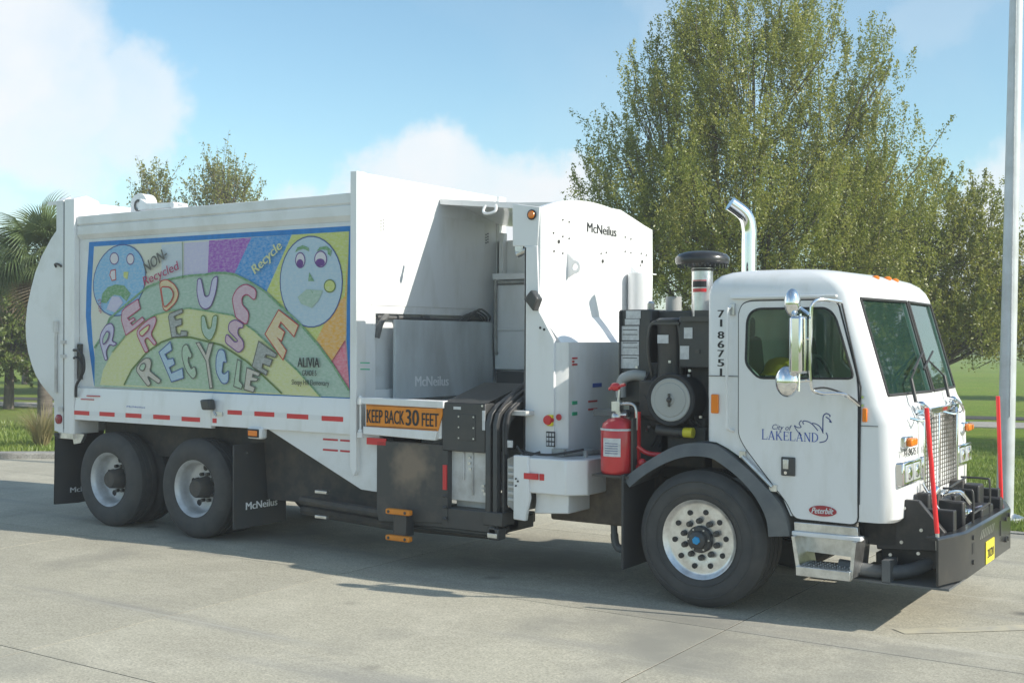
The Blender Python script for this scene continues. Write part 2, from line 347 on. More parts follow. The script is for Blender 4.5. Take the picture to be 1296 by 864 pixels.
# the rubbed brown patch high on the arm guard
def add_patch(m, c, r, col):
    nt = m.node_tree; b = nt.nodes['Principled BSDF']; t = nt.nodes.new('ShaderNodeTexCoord'); n = nt.nodes.new('ShaderNodeTexNoise'); n.inputs['Scale'].default_value = 9; n.inputs['Detail'].default_value = 8; nt.links.new(t.outputs['Object'], n.inputs['Vector'])
    d = nt.nodes.new('ShaderNodeVectorMath'); d.operation = 'DISTANCE'; nt.links.new(t.outputs['Object'], d.inputs[0]); d.inputs[1].default_value = c
    a = nt.nodes.new('ShaderNodeMath'); a.operation = 'MULTIPLY_ADD'; nt.links.new(n.outputs['Fac'], a.inputs[0]); a.inputs[1].default_value = .28; nt.links.new(d.outputs['Value'], a.inputs[2])
    r_ = nt.nodes.new('ShaderNodeMapRange'); r_.inputs['From Min'].default_value = r + .22; r_.inputs['From Max'].default_value = r + .05; nt.links.new(a.outputs[0], r_.inputs['Value'])
    x = nt.nodes.new('ShaderNodeMix'); x.data_type = 'RGBA'; nt.links.new(r_.outputs[0], x.inputs[0]); src = b.inputs['Base Color'].links[0].from_socket; nt.links.new(src, x.inputs[6]); x.inputs[7].default_value = (*col, 1); nt.links.new(x.outputs[2], b.inputs['Base Color'])
add_patch(M['worn'], (.0, 0, .17), .20, (.22, .17, .125))
MURAL_REGIONS = [
 ('border_blue', [(-7.46,3.165),(-7.505,2.69),(-7.517,2.334),(-7.482,2.066),(-7.369,1.553),(-5.314,1.526),(-3.578,1.513),(-3.584,2.079),(-3.571,2.601),(-3.558,3.155)]),
 ('cream', [(-7.374,3.113),(-7.412,2.687),(-7.424,2.333),(-7.391,2.022),(-7.293,1.576),(-5.314,1.559),(-3.582,1.543),(-3.628,2.079),(-3.62,2.527),(-3.595,3.104)]),
 ('paleblue', [(-6.244,3.087),(-5.908,3.09),(-5.898,2.718),(-6.243,2.68)]),
 ('lilac', [(-5.891,3.09),(-5.508,3.094),(-5.531,2.743),(-5.89,2.729)]),
 ('purple', [(-5.509,3.098),(-4.893,3.103),(-5.117,2.74),(-5.529,2.727)]),
 ('blue', [(-4.893,3.103),(-4.337,3.105),(-4.407,2.992),(-4.67,2.555),(-5.134,2.748)]),
 ('lime', [(-4.337,3.105),(-3.597,3.104),(-3.619,2.527),(-3.631,2.34),(-3.803,2.078),(-4.006,2.062),(-4.675,2.563)]),
 ('orange', [(-3.612,2.9),(-3.63,2.415),(-3.631,2.079),(-3.803,1.867),(-4.006,2.077),(-3.885,2.267),(-3.704,2.454),(-3.645,2.49)]),
 ('pink', [(-3.634,2.071),(-3.583,1.601),(-3.803,1.867)]),
 ('green1', [(-7.355,1.545),(-7.35,1.978),(-7.206,2.12),(-7.084,2.308),(-7.043,2.33),(-6.77,2.476),(-6.465,2.638),(-6.216,2.697),(-6.044,2.722),(-5.805,2.744),(-5.541,2.748),(-5.435,2.763),(-5.241,2.757),(-5.113,2.737),(-4.91,2.66),(-4.709,2.567),(-4.498,2.422),(-4.32,2.308),(-4.217,2.235),(-3.972,2.023),(-3.802,1.856),(-3.583,1.601),(-3.582,1.534)]),
 ('yellow', [(-7.259,1.565),(-7.204,1.733),(-7.046,1.932),(-6.806,2.127),(-6.645,2.224),(-6.324,2.341),(-6.061,2.382),(-5.803,2.405),(-5.41,2.358),(-5.144,2.323),(-4.831,2.162),(-4.556,1.976),(-4.259,1.785),(-3.943,1.531)]),
 ('green2', [(-6.84,1.575),(-6.713,1.743),(-6.463,1.937),(-6.234,2.045),(-6.025,2.098),(-5.77,2.098),(-5.471,2.048),(-5.316,2.021),(-5.223,1.982),(-4.954,1.862),(-4.722,1.723),(-4.456,1.547)]),
]
MURAL_FACES = [
 ('face1', [(-6.515,2.653),(-6.55,2.576),(-6.602,2.506),(-6.668,2.444),(-6.746,2.394),(-6.832,2.358),(-6.923,2.337),(-7.015,2.334),(-7.104,2.347),(-7.186,2.378),(-7.256,2.423),(-7.313,2.483),(-7.353,2.553),(-7.374,2.631),(-7.375,2.714),(-7.356,2.796),(-7.318,2.876),(-7.263,2.948),(-7.193,3.01),(-7.113,3.059),(-7.024,3.093),(-6.932,3.11),(-6.841,3.111),(-6.754,3.094),(-6.675,3.062),(-6.608,3.016),(-6.555,2.957),(-6.518,2.888),(-6.498,2.813),(-6.497,2.733)], 'navy'),
 ('face2', [(-3.676,2.63),(-3.682,2.551),(-3.702,2.475),(-3.734,2.405),(-3.777,2.342),(-3.831,2.288),(-3.893,2.246),(-3.962,2.218),(-4.035,2.203),(-4.11,2.203),(-4.184,2.218),(-4.255,2.248),(-4.321,2.292),(-4.378,2.347),(-4.424,2.413),(-4.459,2.488),(-4.481,2.567),(-4.488,2.65),(-4.481,2.732),(-4.46,2.81),(-4.426,2.883),(-4.38,2.947),(-4.323,3),(-4.258,3.04),(-4.187,3.066),(-4.113,3.078),(-4.038,3.074),(-3.965,3.056),(-3.896,3.024),(-3.833,2.98),(-3.779,2.924),(-3.735,2.859),(-3.703,2.786),(-3.683,2.709)], 'navy'),
]
MURAL_DETAILS = [
 ('white', [(-6.942,2.962),(-6.944,2.944),(-6.953,2.928),(-6.966,2.915),(-6.983,2.906),(-7.002,2.902),(-7.022,2.902),(-7.042,2.908),(-7.059,2.918),(-7.072,2.932),(-7.081,2.949),(-7.084,2.967),(-7.081,2.984),(-7.072,3.001),(-7.059,3.014),(-7.042,3.023),(-7.023,3.027),(-7.002,3.026),(-6.983,3.021),(-6.966,3.01),(-6.953,2.996),(-6.944,2.98)], 'violet'),
 ('white', [(-6.681,2.947),(-6.683,2.931),(-6.69,2.916),(-6.701,2.904),(-6.716,2.896),(-6.732,2.892),(-6.749,2.892),(-6.766,2.897),(-6.78,2.907),(-6.791,2.92),(-6.799,2.935),(-6.801,2.951),(-6.799,2.967),(-6.792,2.982),(-6.78,2.994),(-6.766,3.002),(-6.75,3.006),(-6.732,3.005),(-6.716,3),(-6.701,2.991),(-6.69,2.978),(-6.683,2.963)], 'violet'),
 ('green3', [(-7.237,2.483),(-7.218,2.58),(-7.124,2.652),(-6.993,2.679),(-6.844,2.664),(-6.734,2.572),(-6.807,2.489),(-6.899,2.551),(-7.011,2.565),(-7.086,2.529),(-7.142,2.476)], None),
 ('white', [(-7.068,2.833),(-6.993,2.843),(-6.984,2.733),(-7.049,2.723),(-7.087,2.785)], 'red'),
 ('lime', [(-6.854,2.814),(-6.771,2.812),(-6.789,2.729),(-6.854,2.754)], None),
 ('lilac', [(-7.048,2.553),(-6.918,2.539),(-6.862,2.478),(-6.992,2.371),(-7.142,2.409)], None),
 ('white', [(-4.155,2.849),(-4.158,2.829),(-4.165,2.811),(-4.176,2.795),(-4.191,2.785),(-4.207,2.779),(-4.225,2.78),(-4.242,2.786),(-4.256,2.798),(-4.268,2.814),(-4.275,2.833),(-4.278,2.854),(-4.275,2.874),(-4.268,2.893),(-4.257,2.908),(-4.242,2.918),(-4.225,2.924),(-4.208,2.923),(-4.191,2.917),(-4.177,2.905),(-4.165,2.889),(-4.158,2.87)], 'violet'),
 ('white', [(-3.873,2.85),(-3.876,2.829),(-3.885,2.81),(-3.899,2.794),(-3.917,2.783),(-3.938,2.777),(-3.96,2.778),(-3.981,2.785),(-3.999,2.797),(-4.014,2.814),(-4.023,2.834),(-4.026,2.856),(-4.023,2.877),(-4.014,2.896),(-4,2.912),(-3.981,2.923),(-3.961,2.929),(-3.939,2.928),(-3.918,2.921),(-3.9,2.908),(-3.885,2.892),(-3.876,2.872)], 'violet'),
 ('violet', [(-4.176,2.821),(-4.177,2.811),(-4.182,2.801),(-4.191,2.793),(-4.201,2.787),(-4.213,2.784),(-4.225,2.785),(-4.237,2.788),(-4.248,2.794),(-4.256,2.803),(-4.261,2.813),(-4.263,2.824),(-4.261,2.835),(-4.256,2.845),(-4.248,2.853),(-4.237,2.858),(-4.226,2.861),(-4.213,2.861),(-4.201,2.857),(-4.191,2.851),(-4.183,2.842),(-4.177,2.832)], None),
 ('violet', [(-3.894,2.819),(-3.896,2.809),(-3.903,2.8),(-3.914,2.792),(-3.929,2.787),(-3.945,2.785),(-3.962,2.785),(-3.978,2.789),(-3.992,2.795),(-4.004,2.803),(-4.011,2.813),(-4.013,2.823),(-4.011,2.834),(-4.004,2.843),(-3.993,2.851),(-3.978,2.856),(-3.962,2.858),(-3.945,2.858),(-3.929,2.854),(-3.915,2.848),(-3.904,2.84),(-3.897,2.83)], None),
 ('green3', [(-4.285,2.929),(-4.256,2.976),(-4.183,2.996),(-4.104,2.97),(-4.101,2.933),(-4.176,2.962),(-4.241,2.949)], None),
 ('green3', [(-4.004,2.929),(-3.961,2.969),(-3.876,2.977),(-3.806,2.932),(-3.82,2.875),(-3.855,2.897),(-3.862,2.934),(-3.933,2.947)], None),
 ('green3', [(-4.096,2.731),(-4.031,2.644),(-4.11,2.646)], None),
 ('lime', [(-3.76,2.59),(-3.763,2.574),(-3.771,2.559),(-3.784,2.547),(-3.801,2.538),(-3.82,2.534),(-3.84,2.534),(-3.859,2.539),(-3.876,2.548),(-3.889,2.561),(-3.898,2.577),(-3.9,2.593),(-3.898,2.61),(-3.889,2.625),(-3.876,2.637),(-3.859,2.646),(-3.84,2.65),(-3.82,2.65),(-3.801,2.645),(-3.784,2.635),(-3.771,2.622),(-3.763,2.607)], 'olive'),
 ('green1', [(-4.247,2.494),(-4.131,2.567),(-3.917,2.552),(-3.974,2.458),(-4.059,2.385),(-4.203,2.429)], None),
 ('green3', [(-4.088,2.568),(-4.042,2.533),(-4.052,2.527)], None),
]
MURAL_LETTERS = [
 ('lilac', 'violet', [(-7.255,2.052),(-7.236,2.138),(-7.142,2.236),(-7.048,2.253),(-7.006,2.199),(-7.019,2.114),(-7.047,2.053),(-6.954,2.029),(-7.009,1.999),(-7.084,2.023),(-7.15,1.937),(-7.118,1.849),(-7.159,1.839)]),
 ('rose', 'crimson', [(-6.607,2.51),(-6.567,2.408),(-6.779,2.306),(-6.751,2.282),(-6.679,2.311),(-6.651,2.287),(-6.733,2.252),(-6.697,2.228),(-6.534,2.316),(-6.498,2.281),(-6.642,2.198),(-6.806,2.12),(-6.88,2.283),(-6.871,2.379),(-6.807,2.426)]),
 ('yolk', 'red', [(-6.261,2.692),(-6.147,2.718),(-6.009,2.651),(-5.949,2.557),(-6,2.465),(-6.146,2.374),(-6.198,2.398)]),
 ('lilac', 'violet', [(-5.663,2.706),(-5.614,2.711),(-5.555,2.516),(-5.49,2.526),(-5.441,2.706),(-5.363,2.733),(-5.384,2.569),(-5.465,2.413),(-5.555,2.385),(-5.629,2.426),(-5.679,2.564)]),
 ('rose', 'crimson', [(-4.824,2.46),(-4.801,2.575),(-4.956,2.644),(-5.082,2.597),(-5.153,2.498),(-5.128,2.395),(-5.097,2.297),(-5.033,2.268),(-4.939,2.221),(-4.901,2.35),(-5.01,2.429),(-5.015,2.507),(-4.941,2.539)]),
 ('yolk', 'red', [(-4.437,1.879),(-4.685,2.133),(-4.498,2.372),(-4.232,2.219),(-4.29,2.107),(-4.468,2.252),(-4.497,2.204),(-4.415,2.155),(-4.459,2.063),(-4.519,2.101),(-4.392,1.972)]),
 ('rose', 'crimson', [(-6.642,2.156),(-6.516,2.245),(-6.409,2.298),(-6.321,2.321),(-6.303,2.279),(-6.338,2.209),(-6.4,2.132),(-6.299,2.033),(-6.338,2.011),(-6.448,2.1),(-6.501,2.067),(-6.426,1.949),(-6.483,1.931)]),
 ('grey', 'dark', [(-6.059,2.098),(-6.111,2.313),(-6.094,2.348),(-5.897,2.398),(-5.889,2.358),(-6.025,2.318),(-5.999,2.278),(-5.906,2.294),(-5.905,2.231),(-5.999,2.208),(-5.982,2.133),(-5.922,2.127),(-5.914,2.167),(-5.821,2.161),(-5.82,2.115)]),
 ('green1', 'olive', [(-5.604,2.321),(-5.555,2.326),(-5.505,2.184),(-5.456,2.195),(-5.432,2.319),(-5.362,2.33),(-5.383,2.172),(-5.464,2.059),(-5.554,2.099),(-5.604,2.184)]),
 ('rose', 'violet', [(-4.994,2.194),(-5.057,2.2),(-5.072,2.133),(-4.986,2.061),(-4.978,1.995),(-5.048,1.939),(-5.255,2.049),(-5.231,2.144),(-5.112,2.049),(-5.056,2.061),(-5.207,2.172),(-5.192,2.25),(-5.096,2.283),(-4.986,2.233)]),
 ('grey', 'dark', [(-4.853,1.83),(-4.769,2.062),(-4.519,1.933),(-4.541,1.9),(-4.662,1.931),(-4.685,1.904),(-4.579,1.878),(-4.616,1.812),(-4.715,1.838),(-4.722,1.794),(-4.646,1.768),(-4.661,1.724),(-4.861,1.808)]),
 ('peach', 'dark', [(-6.641,1.745),(-6.569,1.823),(-6.47,1.878),(-6.387,1.865),(-6.381,1.796),(-6.411,1.739),(-6.222,1.641),(-6.257,1.599),(-6.457,1.691),(-6.382,1.596),(-6.435,1.568)]),
 ('sky', 'navy', [(-6.057,1.627),(-6.258,1.939),(-6.076,2.051),(-6.05,1.964),(-6.162,1.916),(-6.119,1.864),(-6.032,1.877),(-6.006,1.814),(-6.092,1.777),(-6.058,1.72),(-5.887,1.775),(-5.87,1.671)]),
 ('green2', 'dark', [(-5.888,2),(-5.82,2.035),(-5.786,1.978),(-5.736,1.909),(-5.769,1.874),(-5.794,1.897),(-5.803,1.851),(-5.752,1.76),(-5.702,1.806),(-5.668,1.716),(-5.718,1.657),(-5.836,1.747),(-5.896,1.896)]),
 ('peach', 'dark', [(-5.678,2.041),(-5.628,2.047),(-5.529,1.923),(-5.488,2.036),(-5.423,2.037),(-5.487,1.866),(-5.429,1.579),(-5.47,1.572),(-5.528,1.855)]),
 ('sky', 'navy', [(-5.375,1.902),(-5.335,1.981),(-5.255,1.97),(-5.222,1.836),(-5.27,1.858),(-5.294,1.734),(-5.246,1.724),(-5.19,1.769),(-5.198,1.635),(-5.286,1.622),(-5.383,1.744)]),
 ('green2', 'dark', [(-5.118,1.603),(-5.064,1.877),(-5.016,1.861),(-5.039,1.661),(-4.992,1.618),(-5.008,1.578)]),
 ('peach', 'dark', [(-4.969,1.574),(-4.93,1.796),(-4.745,1.744),(-4.768,1.711),(-4.845,1.731),(-4.853,1.704),(-4.768,1.689),(-4.798,1.661),(-4.876,1.664),(-4.883,1.62),(-4.814,1.6),(-4.837,1.55)]),
]
MURAL_COUNTERS = [
 ('green1', 'red', [(-6.225,2.638),(-6.078,2.629),(-6.017,2.559),(-6.06,2.478),(-6.172,2.409)]),
 ('green1', 'violet', [(-7.183,2.004),(-7.188,2.089),(-7.113,2.169),(-7.07,2.144),(-7.1,2.071)]),
 ('yellow', 'crimson', [(-6.582,2.148),(-6.498,2.198),(-6.4,2.239),(-6.418,2.18),(-6.53,2.1)]),
 ('green2', 'dark', [(-6.572,1.755),(-6.542,1.806),(-6.479,1.821),(-6.465,1.783),(-6.505,1.729)]),
]
MURAL_LINES = [
 ('green3', 0.03, [(-7.35,1.978),(-7.206,2.12),(-7.084,2.308),(-7.043,2.33),(-6.77,2.476),(-6.465,2.638),(-6.216,2.697),(-6.044,2.722),(-5.805,2.744),(-5.541,2.748),(-5.435,2.763),(-5.241,2.757),(-5.113,2.737),(-4.91,2.66),(-4.709,2.567),(-4.498,2.422),(-4.32,2.308),(-4.217,2.235),(-3.972,2.023),(-3.802,1.856),(-3.583,1.601)]),
 ('green3', 0.022, [(-7.046,1.932),(-6.806,2.127),(-6.645,2.224),(-6.324,2.341),(-6.061,2.382),(-5.803,2.405),(-5.41,2.358),(-5.144,2.323),(-4.831,2.162),(-4.556,1.976),(-4.259,1.785),(-3.943,1.531)]),
 ('olive', 0.025, [(-6.84,1.575),(-6.713,1.743),(-6.463,1.937),(-6.234,2.045),(-6.025,2.098),(-5.77,2.098),(-5.471,2.048),(-5.316,2.021),(-5.223,1.982),(-4.954,1.862),(-4.722,1.723),(-4.456,1.547)]),
 ('olive', 0.012, [(-5.903,3.102),(-5.895,2.72)]),
 ('crimson', 0.012, [(-3.634,2.071),(-3.803,1.867)]),
]
# ================================================================= THE TRUCK
W = 2.44
T = empty('garbage_truck', (-3.0, 1.22, 0), 'white side loading refuse truck with a children\'s recycling mural, parked on the concrete', 'garbage truck')
def copy_part(o, dx=0, dy=0, dz=0, parent=None):
    c = o.copy(); COL.objects.link(c); par = parent or o.parent; c.parent = par; ORG[c.name] = ORG[o.name] + Vector((dx, dy, dz))
    c.location = o.location + Vector((dx, dy, dz)) if parent is None else ORG[c.name] - ORG[par.name]
    for ch in list(o.children):
        d = ch.copy(); COL.objects.link(d); d.parent = c; d.location = ch.location.copy(); ORG[d.name] = ORG[ch.name] + Vector((dx, dy, dz))
    return c

# ---- chassis frame and running gear
b = MB()
for y in (.78, 1.58): b.box(-7.9, 1.62, y, y + .08, .68, .95)
for x in (-7.6, -6.4, -5.0, -3.9, -2.6, -1.6, -.7, .6, 1.4): b.box(x, x + .1, .86, 1.58, .72, .92)
b.build('frame_rails', M['chassis'], T, bevel=.006)
b = MB()
for x in (-7.11, -5.72):
    b.cyl((x, .3, .51), (x, 2.14, .51), .1, n=14); b.ball((x, 1.22, .53), .26, .24, .27)
    for y in (.72, 1.62): b.box(x - .5, x + .5, y, y + .1, .52, .60); b.box(x - .12, x + .12, y - .03, y + .13, .42, .72)
b.cyl((0, .35, .50), (0, 2.1, .50), .07, n=12); b.box(-.6, .6, .7, .8, .5, .57); b.box(-.6, .6, 1.64, 1.74, .5, .57)
b.build('axles', M['chassis'], T)
b = MB(); b.tube([(-5.5, 1.22, .58), (-3.5, 1.22, .62), (-1.4, 1.22, .7)], .055, 10); b.build('drive_shaft', M['chassis'], T)
b = MB()
b.box(-1.45, -.25, .86, 1.56, .50, 1.10); b.cyl((-1.9, 1.22, .75), (-1.3, 1.22, .78), .26, .33, 18); b.box(-1.05, .7, .88, 1.54, .62, 1.3)
b.build('gearbox_and_engine', M['chassis'], T, bevel=.03)
box('belly_cover', M['rust'], T, -1.62, -.66, .44, 1.9, .50, 1.06, .02)
b = MB(); b.box(-4.95, -3.3, .42, .7, .44, 1.02); b.cyl((-4.9, .5, .55), (-3.6, .5, .55), .14, n=18); b.build('air_tank_bank', M['chassis'], T, bevel=.01)
b = MB(); b.box(-7.6, -4.7, .34, .8, .78, 1.18); b.box(-7.5, -4.9, 1.6, 2.1, .80, 1.18); b.box(-4.7, -3.2, .55, 2.0, .80, 1.25); b.build('body_subframe', M['chassis'], T)
b = MB(); b.tube([(-4.3, .12, .50), (-3.3, .05, .47), (-2.9, .12, .46)], .045, 8); b.tube([(-4.5, .35, .36), (-3.3, .25, .33), (-2.2, .3, .34)], .05, 8)
b.build('underbody_pipes', M['chassis'], T)
for z in (.60, .36): box('step_bolt_plate', M['alu'], T, -4.02, -3.87, .0, .05, z, z + .03, .004)

# ---- wheels
def front_wheel(y0, sgn):
    X0, Z0 = 0, .535; yy = lambda a: a * sgn
    c = (X0, y0, Z0)
    prof = [(0.0, .305), (-.012, .312), (-.004, .30), (.015, .285), (.022, .265), (.014, .235), (.03, .18), (.03, .10), (.03, .0)]
    w = MB().lathe([(yy(a), r) for a, r in prof], c, 'y', 56)
    w.lathe([(yy(.02), .30), (yy(.34), .29)], c, 'y', 40)
    wh = w.build('front_wheel', M['wheel'], T, smooth=50)
    p = [(.005, .305), (-.012, .33), (-.032, .39), (-.034, .43), (-.018, .475), (.012, .505), (.035, .522), (.045, .530)]
    for k in range(4):
        a = .05 + k * .085
        p += [(a, .535), (a + .062, .535), (a + .066, .522), (a + .081, .522)]
    p += [(.39, .53), (.42, .505), (.44, .45), (.43, .38), (.40, .30), (.2, .28)]
    MB().lathe([(yy(a), r) for a, r in p], c, 'y', 72, closed=True).build('tyre', M['tyre'], wh, smooth=30)
    b = MB(); 
    for r_, a in ((.36, -.0245), (.455, -.031)): b.lathe([(yy(a), r_ - .006), (yy(a - .006), r_), (yy(a), r_ + .006)], c, 'y', 72)
    b.build('sidewall_rib', M['tyre'], wh)
    h = MB()
    for k in range(10):
        t = 2 * math.pi * (k + .15) / 10; x = X0 + .218 * math.cos(t); z = Z0 + .218 * math.sin(t)
        h.cyl((x, y0 + yy(.009), z), (x, y0 + yy(.05), z), .0215, n=14)
    h.build('hand_hole', M['ink'], wh)
    nut = None
    for k in range(10):
        t = 2 * math.pi * (k + .6) / 10; x = X0 + .143 * math.cos(t); z = Z0 + .143 * math.sin(t)
        if nut is None or True:
            MB().cyl((x, y0 + yy(.03), z), (x, y0 + yy(-.004), z), .025, .022, 10).cyl((x, y0 + yy(-.004), z), (x, y0 + yy(-.014), z), .018, .013, 10).build('lug_nut', M['nut'], wh)
    MB().lathe([(yy(.04), .105), (yy(-.0), .105), (yy(-.012), .098), (yy(-.014), .07), (yy(-.05), .066), (yy(-.058), .055), (yy(-.06), 0)], c, 'y', 32).build('hub', M['black'], wh)
    b = MB().cyl((X0, y0 + yy(-.058), Z0), (X0, y0 + yy(-.072), Z0), .034, .03, 6); b.build('hub_cap', M['hubblue'], wh)
    b = MB()
    for k in range(6):
        t = 2 * math.pi * k / 6; b.cyl((X0 + .086 * math.cos(t), y0 + yy(-.01), Z0 + .086 * math.sin(t)), (X0 + .086 * math.cos(t), y0 + yy(-.022), Z0 + .086 * math.sin(t)), .007, n=6)
    b.build('hub_bolts', M['alu'], wh)
    return wh
front_wheel(.03, 1); front_wheel(2.41, -1)
def rear_wheel(X0, y0, sgn):
    Z0 = .52; c = (X0, y0, Z0); yy = lambda a: a * sgn
    prof = [(.02, .285), (.002, .298), (0, .30), (.012, .292), (.03, .275), (.05, .268), (.10, .262), (.155, .255), (.17, .235), (.175, .16), (.175, .10)]
    wh = MB().lathe([(yy(a), r) for a, r in prof], c, 'y', 48).build('rear_wheel', M['steelrim'], T, smooth=50)
    for q in (0, .325):
        p = [(.01, .295), (-.006, .32), (-.018, .38), (-.018, .43), (-.004, .475), (.018, .502), (.035, .512)]
        for k in range(3):
            a = .045 + k * .07; p += [(a, .52), (a + .048, .52), (a + .053, .508), (a + .065, .508)]
        p += [(.265, .505), (.285, .475), (.295, .42), (.285, .35), (.26, .29), (.14, .27)]
        MB().lathe([(yy(a + q), r) for a, r in p], c, 'y', 60, closed=True).build('tyre', M['tyre'], wh, smooth=30)
    b = MB()
    for k in range(5):
        t = 2 * math.pi * (k + .3) / 5; b.cyl((X0 + .205 * math.cos(t), y0 + yy(.17), Z0 + .205 * math.sin(t)), (X0 + .205 * math.cos(t), y0 + yy(.20), Z0 + .205 * math.sin(t)), .034, n=14)
    b.build('hand_hole', M['ink'], wh)
    b = MB()
    for k in range(10):
        t = 2 * math.pi * (k + .1) / 10; x = X0 + .143 * math.cos(t); z = Z0 + .143 * math.sin(t)
        b.cyl((x, y0 + yy(.18), z), (x, y0 + yy(.135), z), .019, n=8)
    b.build('lug_nut', M['nut'], wh)
    MB().lathe([(yy(.19), .12), (yy(.10), .105), (yy(.03), .098), (yy(.012), .085), (yy(.01), 0)], c, 'y', 28).build('hub', M['chassis'], wh)
    return wh
for x in (-5.72, -7.11):
    rear_wheel(x, 0.0, 1); rear_wheel(x, 2.44, -1)

# ---- refuse body
b = MB(); b.box(-7.66, -3.56, .035, 2.405, 1.30, 3.2)
pr = [(.035, 3.2), (-.004, 3.255), (-.004, 3.345), (.012, 3.357), (-.006, 3.372), (-.006, 3.462), (.05, 3.472), (.4, 3.50), (1.22, 3.53)]
pr = pr + [(2.44 - y, z) for y, z in pr[-2::-1]]
b.prism(pr, -7.66, -3.54, 'x')
body = b.build('body', M['white2'], T, bevel=.004)
b = MB(); b.prism([(.034, 1.525), (-.002, 1.525), (-.03, 1.385), (-.03, 1.19), (.034, 1.185)], -5.43, -3.545, 'x')
b.prism([(.034, 1.525), (-.002, 1.525), (-.03, 1.31), (-.03, 1.165), (.034, 1.16)], -7.66, -5.435, 'x'); b.build('lower_rail', M['white'], T, bevel=.003)
b = MB(); b.prism([(-4.70, 1.20), (-3.45, .675), (-3.23, .665), (-3.23, 1.2)], .02, .06, 'y'); b.prism([(-4.62, 1.2), (-3.5, .76), (-3.5, 1.2)], 2.38, 2.42, 'y')
sk = b.build('slanted_skirt', M['white2'], T, bevel=.003)
for z in (1.115, 1.015):
    for x in (-3.93, -3.71): box('warning_strip', M['redink'], sk, x, x + .19, .0165, .0185, z, z + .018, 0)
# red and white marking tape
TAPE = [(-7.663, -7.396, 1.222, 1.268), (-7.217, -6.959, 1.224, 1.27), (-6.773, -6.512, 1.225, 1.272), (-6.32, -6.057, 1.226, 1.273), (-5.873, -5.595, 1.222, 1.268), (-5.407, -5.348, 1.222, 1.268),
        (-5.187, -4.982, 1.318, 1.362), (-4.804, -4.53, 1.316, 1.362), (-4.359, -4.076, 1.31, 1.356), (-3.902, -3.631, 1.306, 1.352)]
for i, (x0, x1, z0, z1) in enumerate(TAPE):
    box('red_reflector_strip', M['red'], T, x0, x1, -.033, -.029, z0, z1, 0)
    if i < len(TAPE) - 1 and i not in (4, 5): box('white_reflector_strip', M['tapewhite'], T, x1 + .003, TAPE[i + 1][0] - .003, -.0325, -.029, z0, z1, 0)
# mural
mp_ = [(-7.45, 3.155), (-7.50, 2.62), (-7.51, 2.27), (-7.48, 1.99), (-7.39, 1.545), (-3.565, 1.53), (-3.556, 3.17)]
mural = MB().prism([p for p in mp_], .012, .036, 'y').build('mural_panel', M['tapewhite'], T)
yl = .0115
for n_, poly in MURAL_REGIONS:
    yl -= .0006
    flat('drawn_area', CR[n_], mural, poly, yl)
for n_, poly, o_ in MURAL_FACES:
    yl -= .0006; fo = flat('drawn_face', CR[n_], mural, poly, yl)
    b = MB(); stroke_mb(b, poly, .012, yl - .0006); b.build('face_outline', CR[o_], mural, smooth=0, fix=False)
yl -= .0012
for n_, poly, o_ in MURAL_DETAILS:
    yl -= .0003; flat('face_detail', CR[n_], mural, poly, yl)
    if o_: b = MB(); stroke_mb(b, poly, .011, yl - .0004); b.build('detail_outline', CR[o_], mural, smooth=0, fix=False)
yl -= .0008
for c_, w_, poly in MURAL_LINES:
    b = MB(); stroke_mb(b, poly, w_ * .7, yl, False); b.build('drawn_line', CR[c_], mural, smooth=0, fix=False)
for li, (f_, o_, poly) in enumerate(MURAL_LETTERS):
    if li in (0, 2, 3, 4, 6, 8, 9, 11, 13, 15): poly = round_poly(poly, .09, 3)
    yl -= .0006; flat('drawn_letter', CR[f_], mural, poly, yl)
    b = MB(); stroke_mb(b, poly, .011, yl - .0005); b.build('letter_outline', CR[o_], mural, smooth=0, fix=False)
for f_, o_, poly in MURAL_COUNTERS:
    poly = round_poly(poly, .04, 3); yl -= .0004; flat('letter_opening', CR[f_], mural, poly, yl)
    b = MB(); stroke_mb(b, poly, .013, yl - .0004); b.build('letter_outline', CR[o_], mural, smooth=0, fix=False)
yt = yl - .001
text('NON-', CR['dark'], mural, (-6.46, yt, 2.78), .38, .12, ax=(.9, 0, .44), up=(-.40, 0, .9), bold=.02)
text('Recycled', CR['crimson'], mural, (-6.48, yt, 2.625), .57, .125, ax=(.93, 0, .27), up=(-.28, 0, .95), bold=.012)
text('Recycle', CR['yellow'], mural, (-4.80, yt, 2.70), .45, .13, ax=(.83, 0, .56), up=(-.56, 0, .83), bold=.025)
text('ALIVIA', M['ink'], mural, (-4.235, yt, 1.812), .285, .094, bold=.03)
text('GRADE 5', M['ink'], mural, (-4.172, yt, 1.732), .185, .052, bold=.02)
text('Sleepy Hill Elementary', M['ink'], mural, (-4.312, yt, 1.625), .49, .066, bold=.013)
text('STOP', CR['crimson'], mural, (-7.27, yt, 2.52), .16, .05, ax=(.1, 0, -1), up=(1, 0, .1), bold=.003)

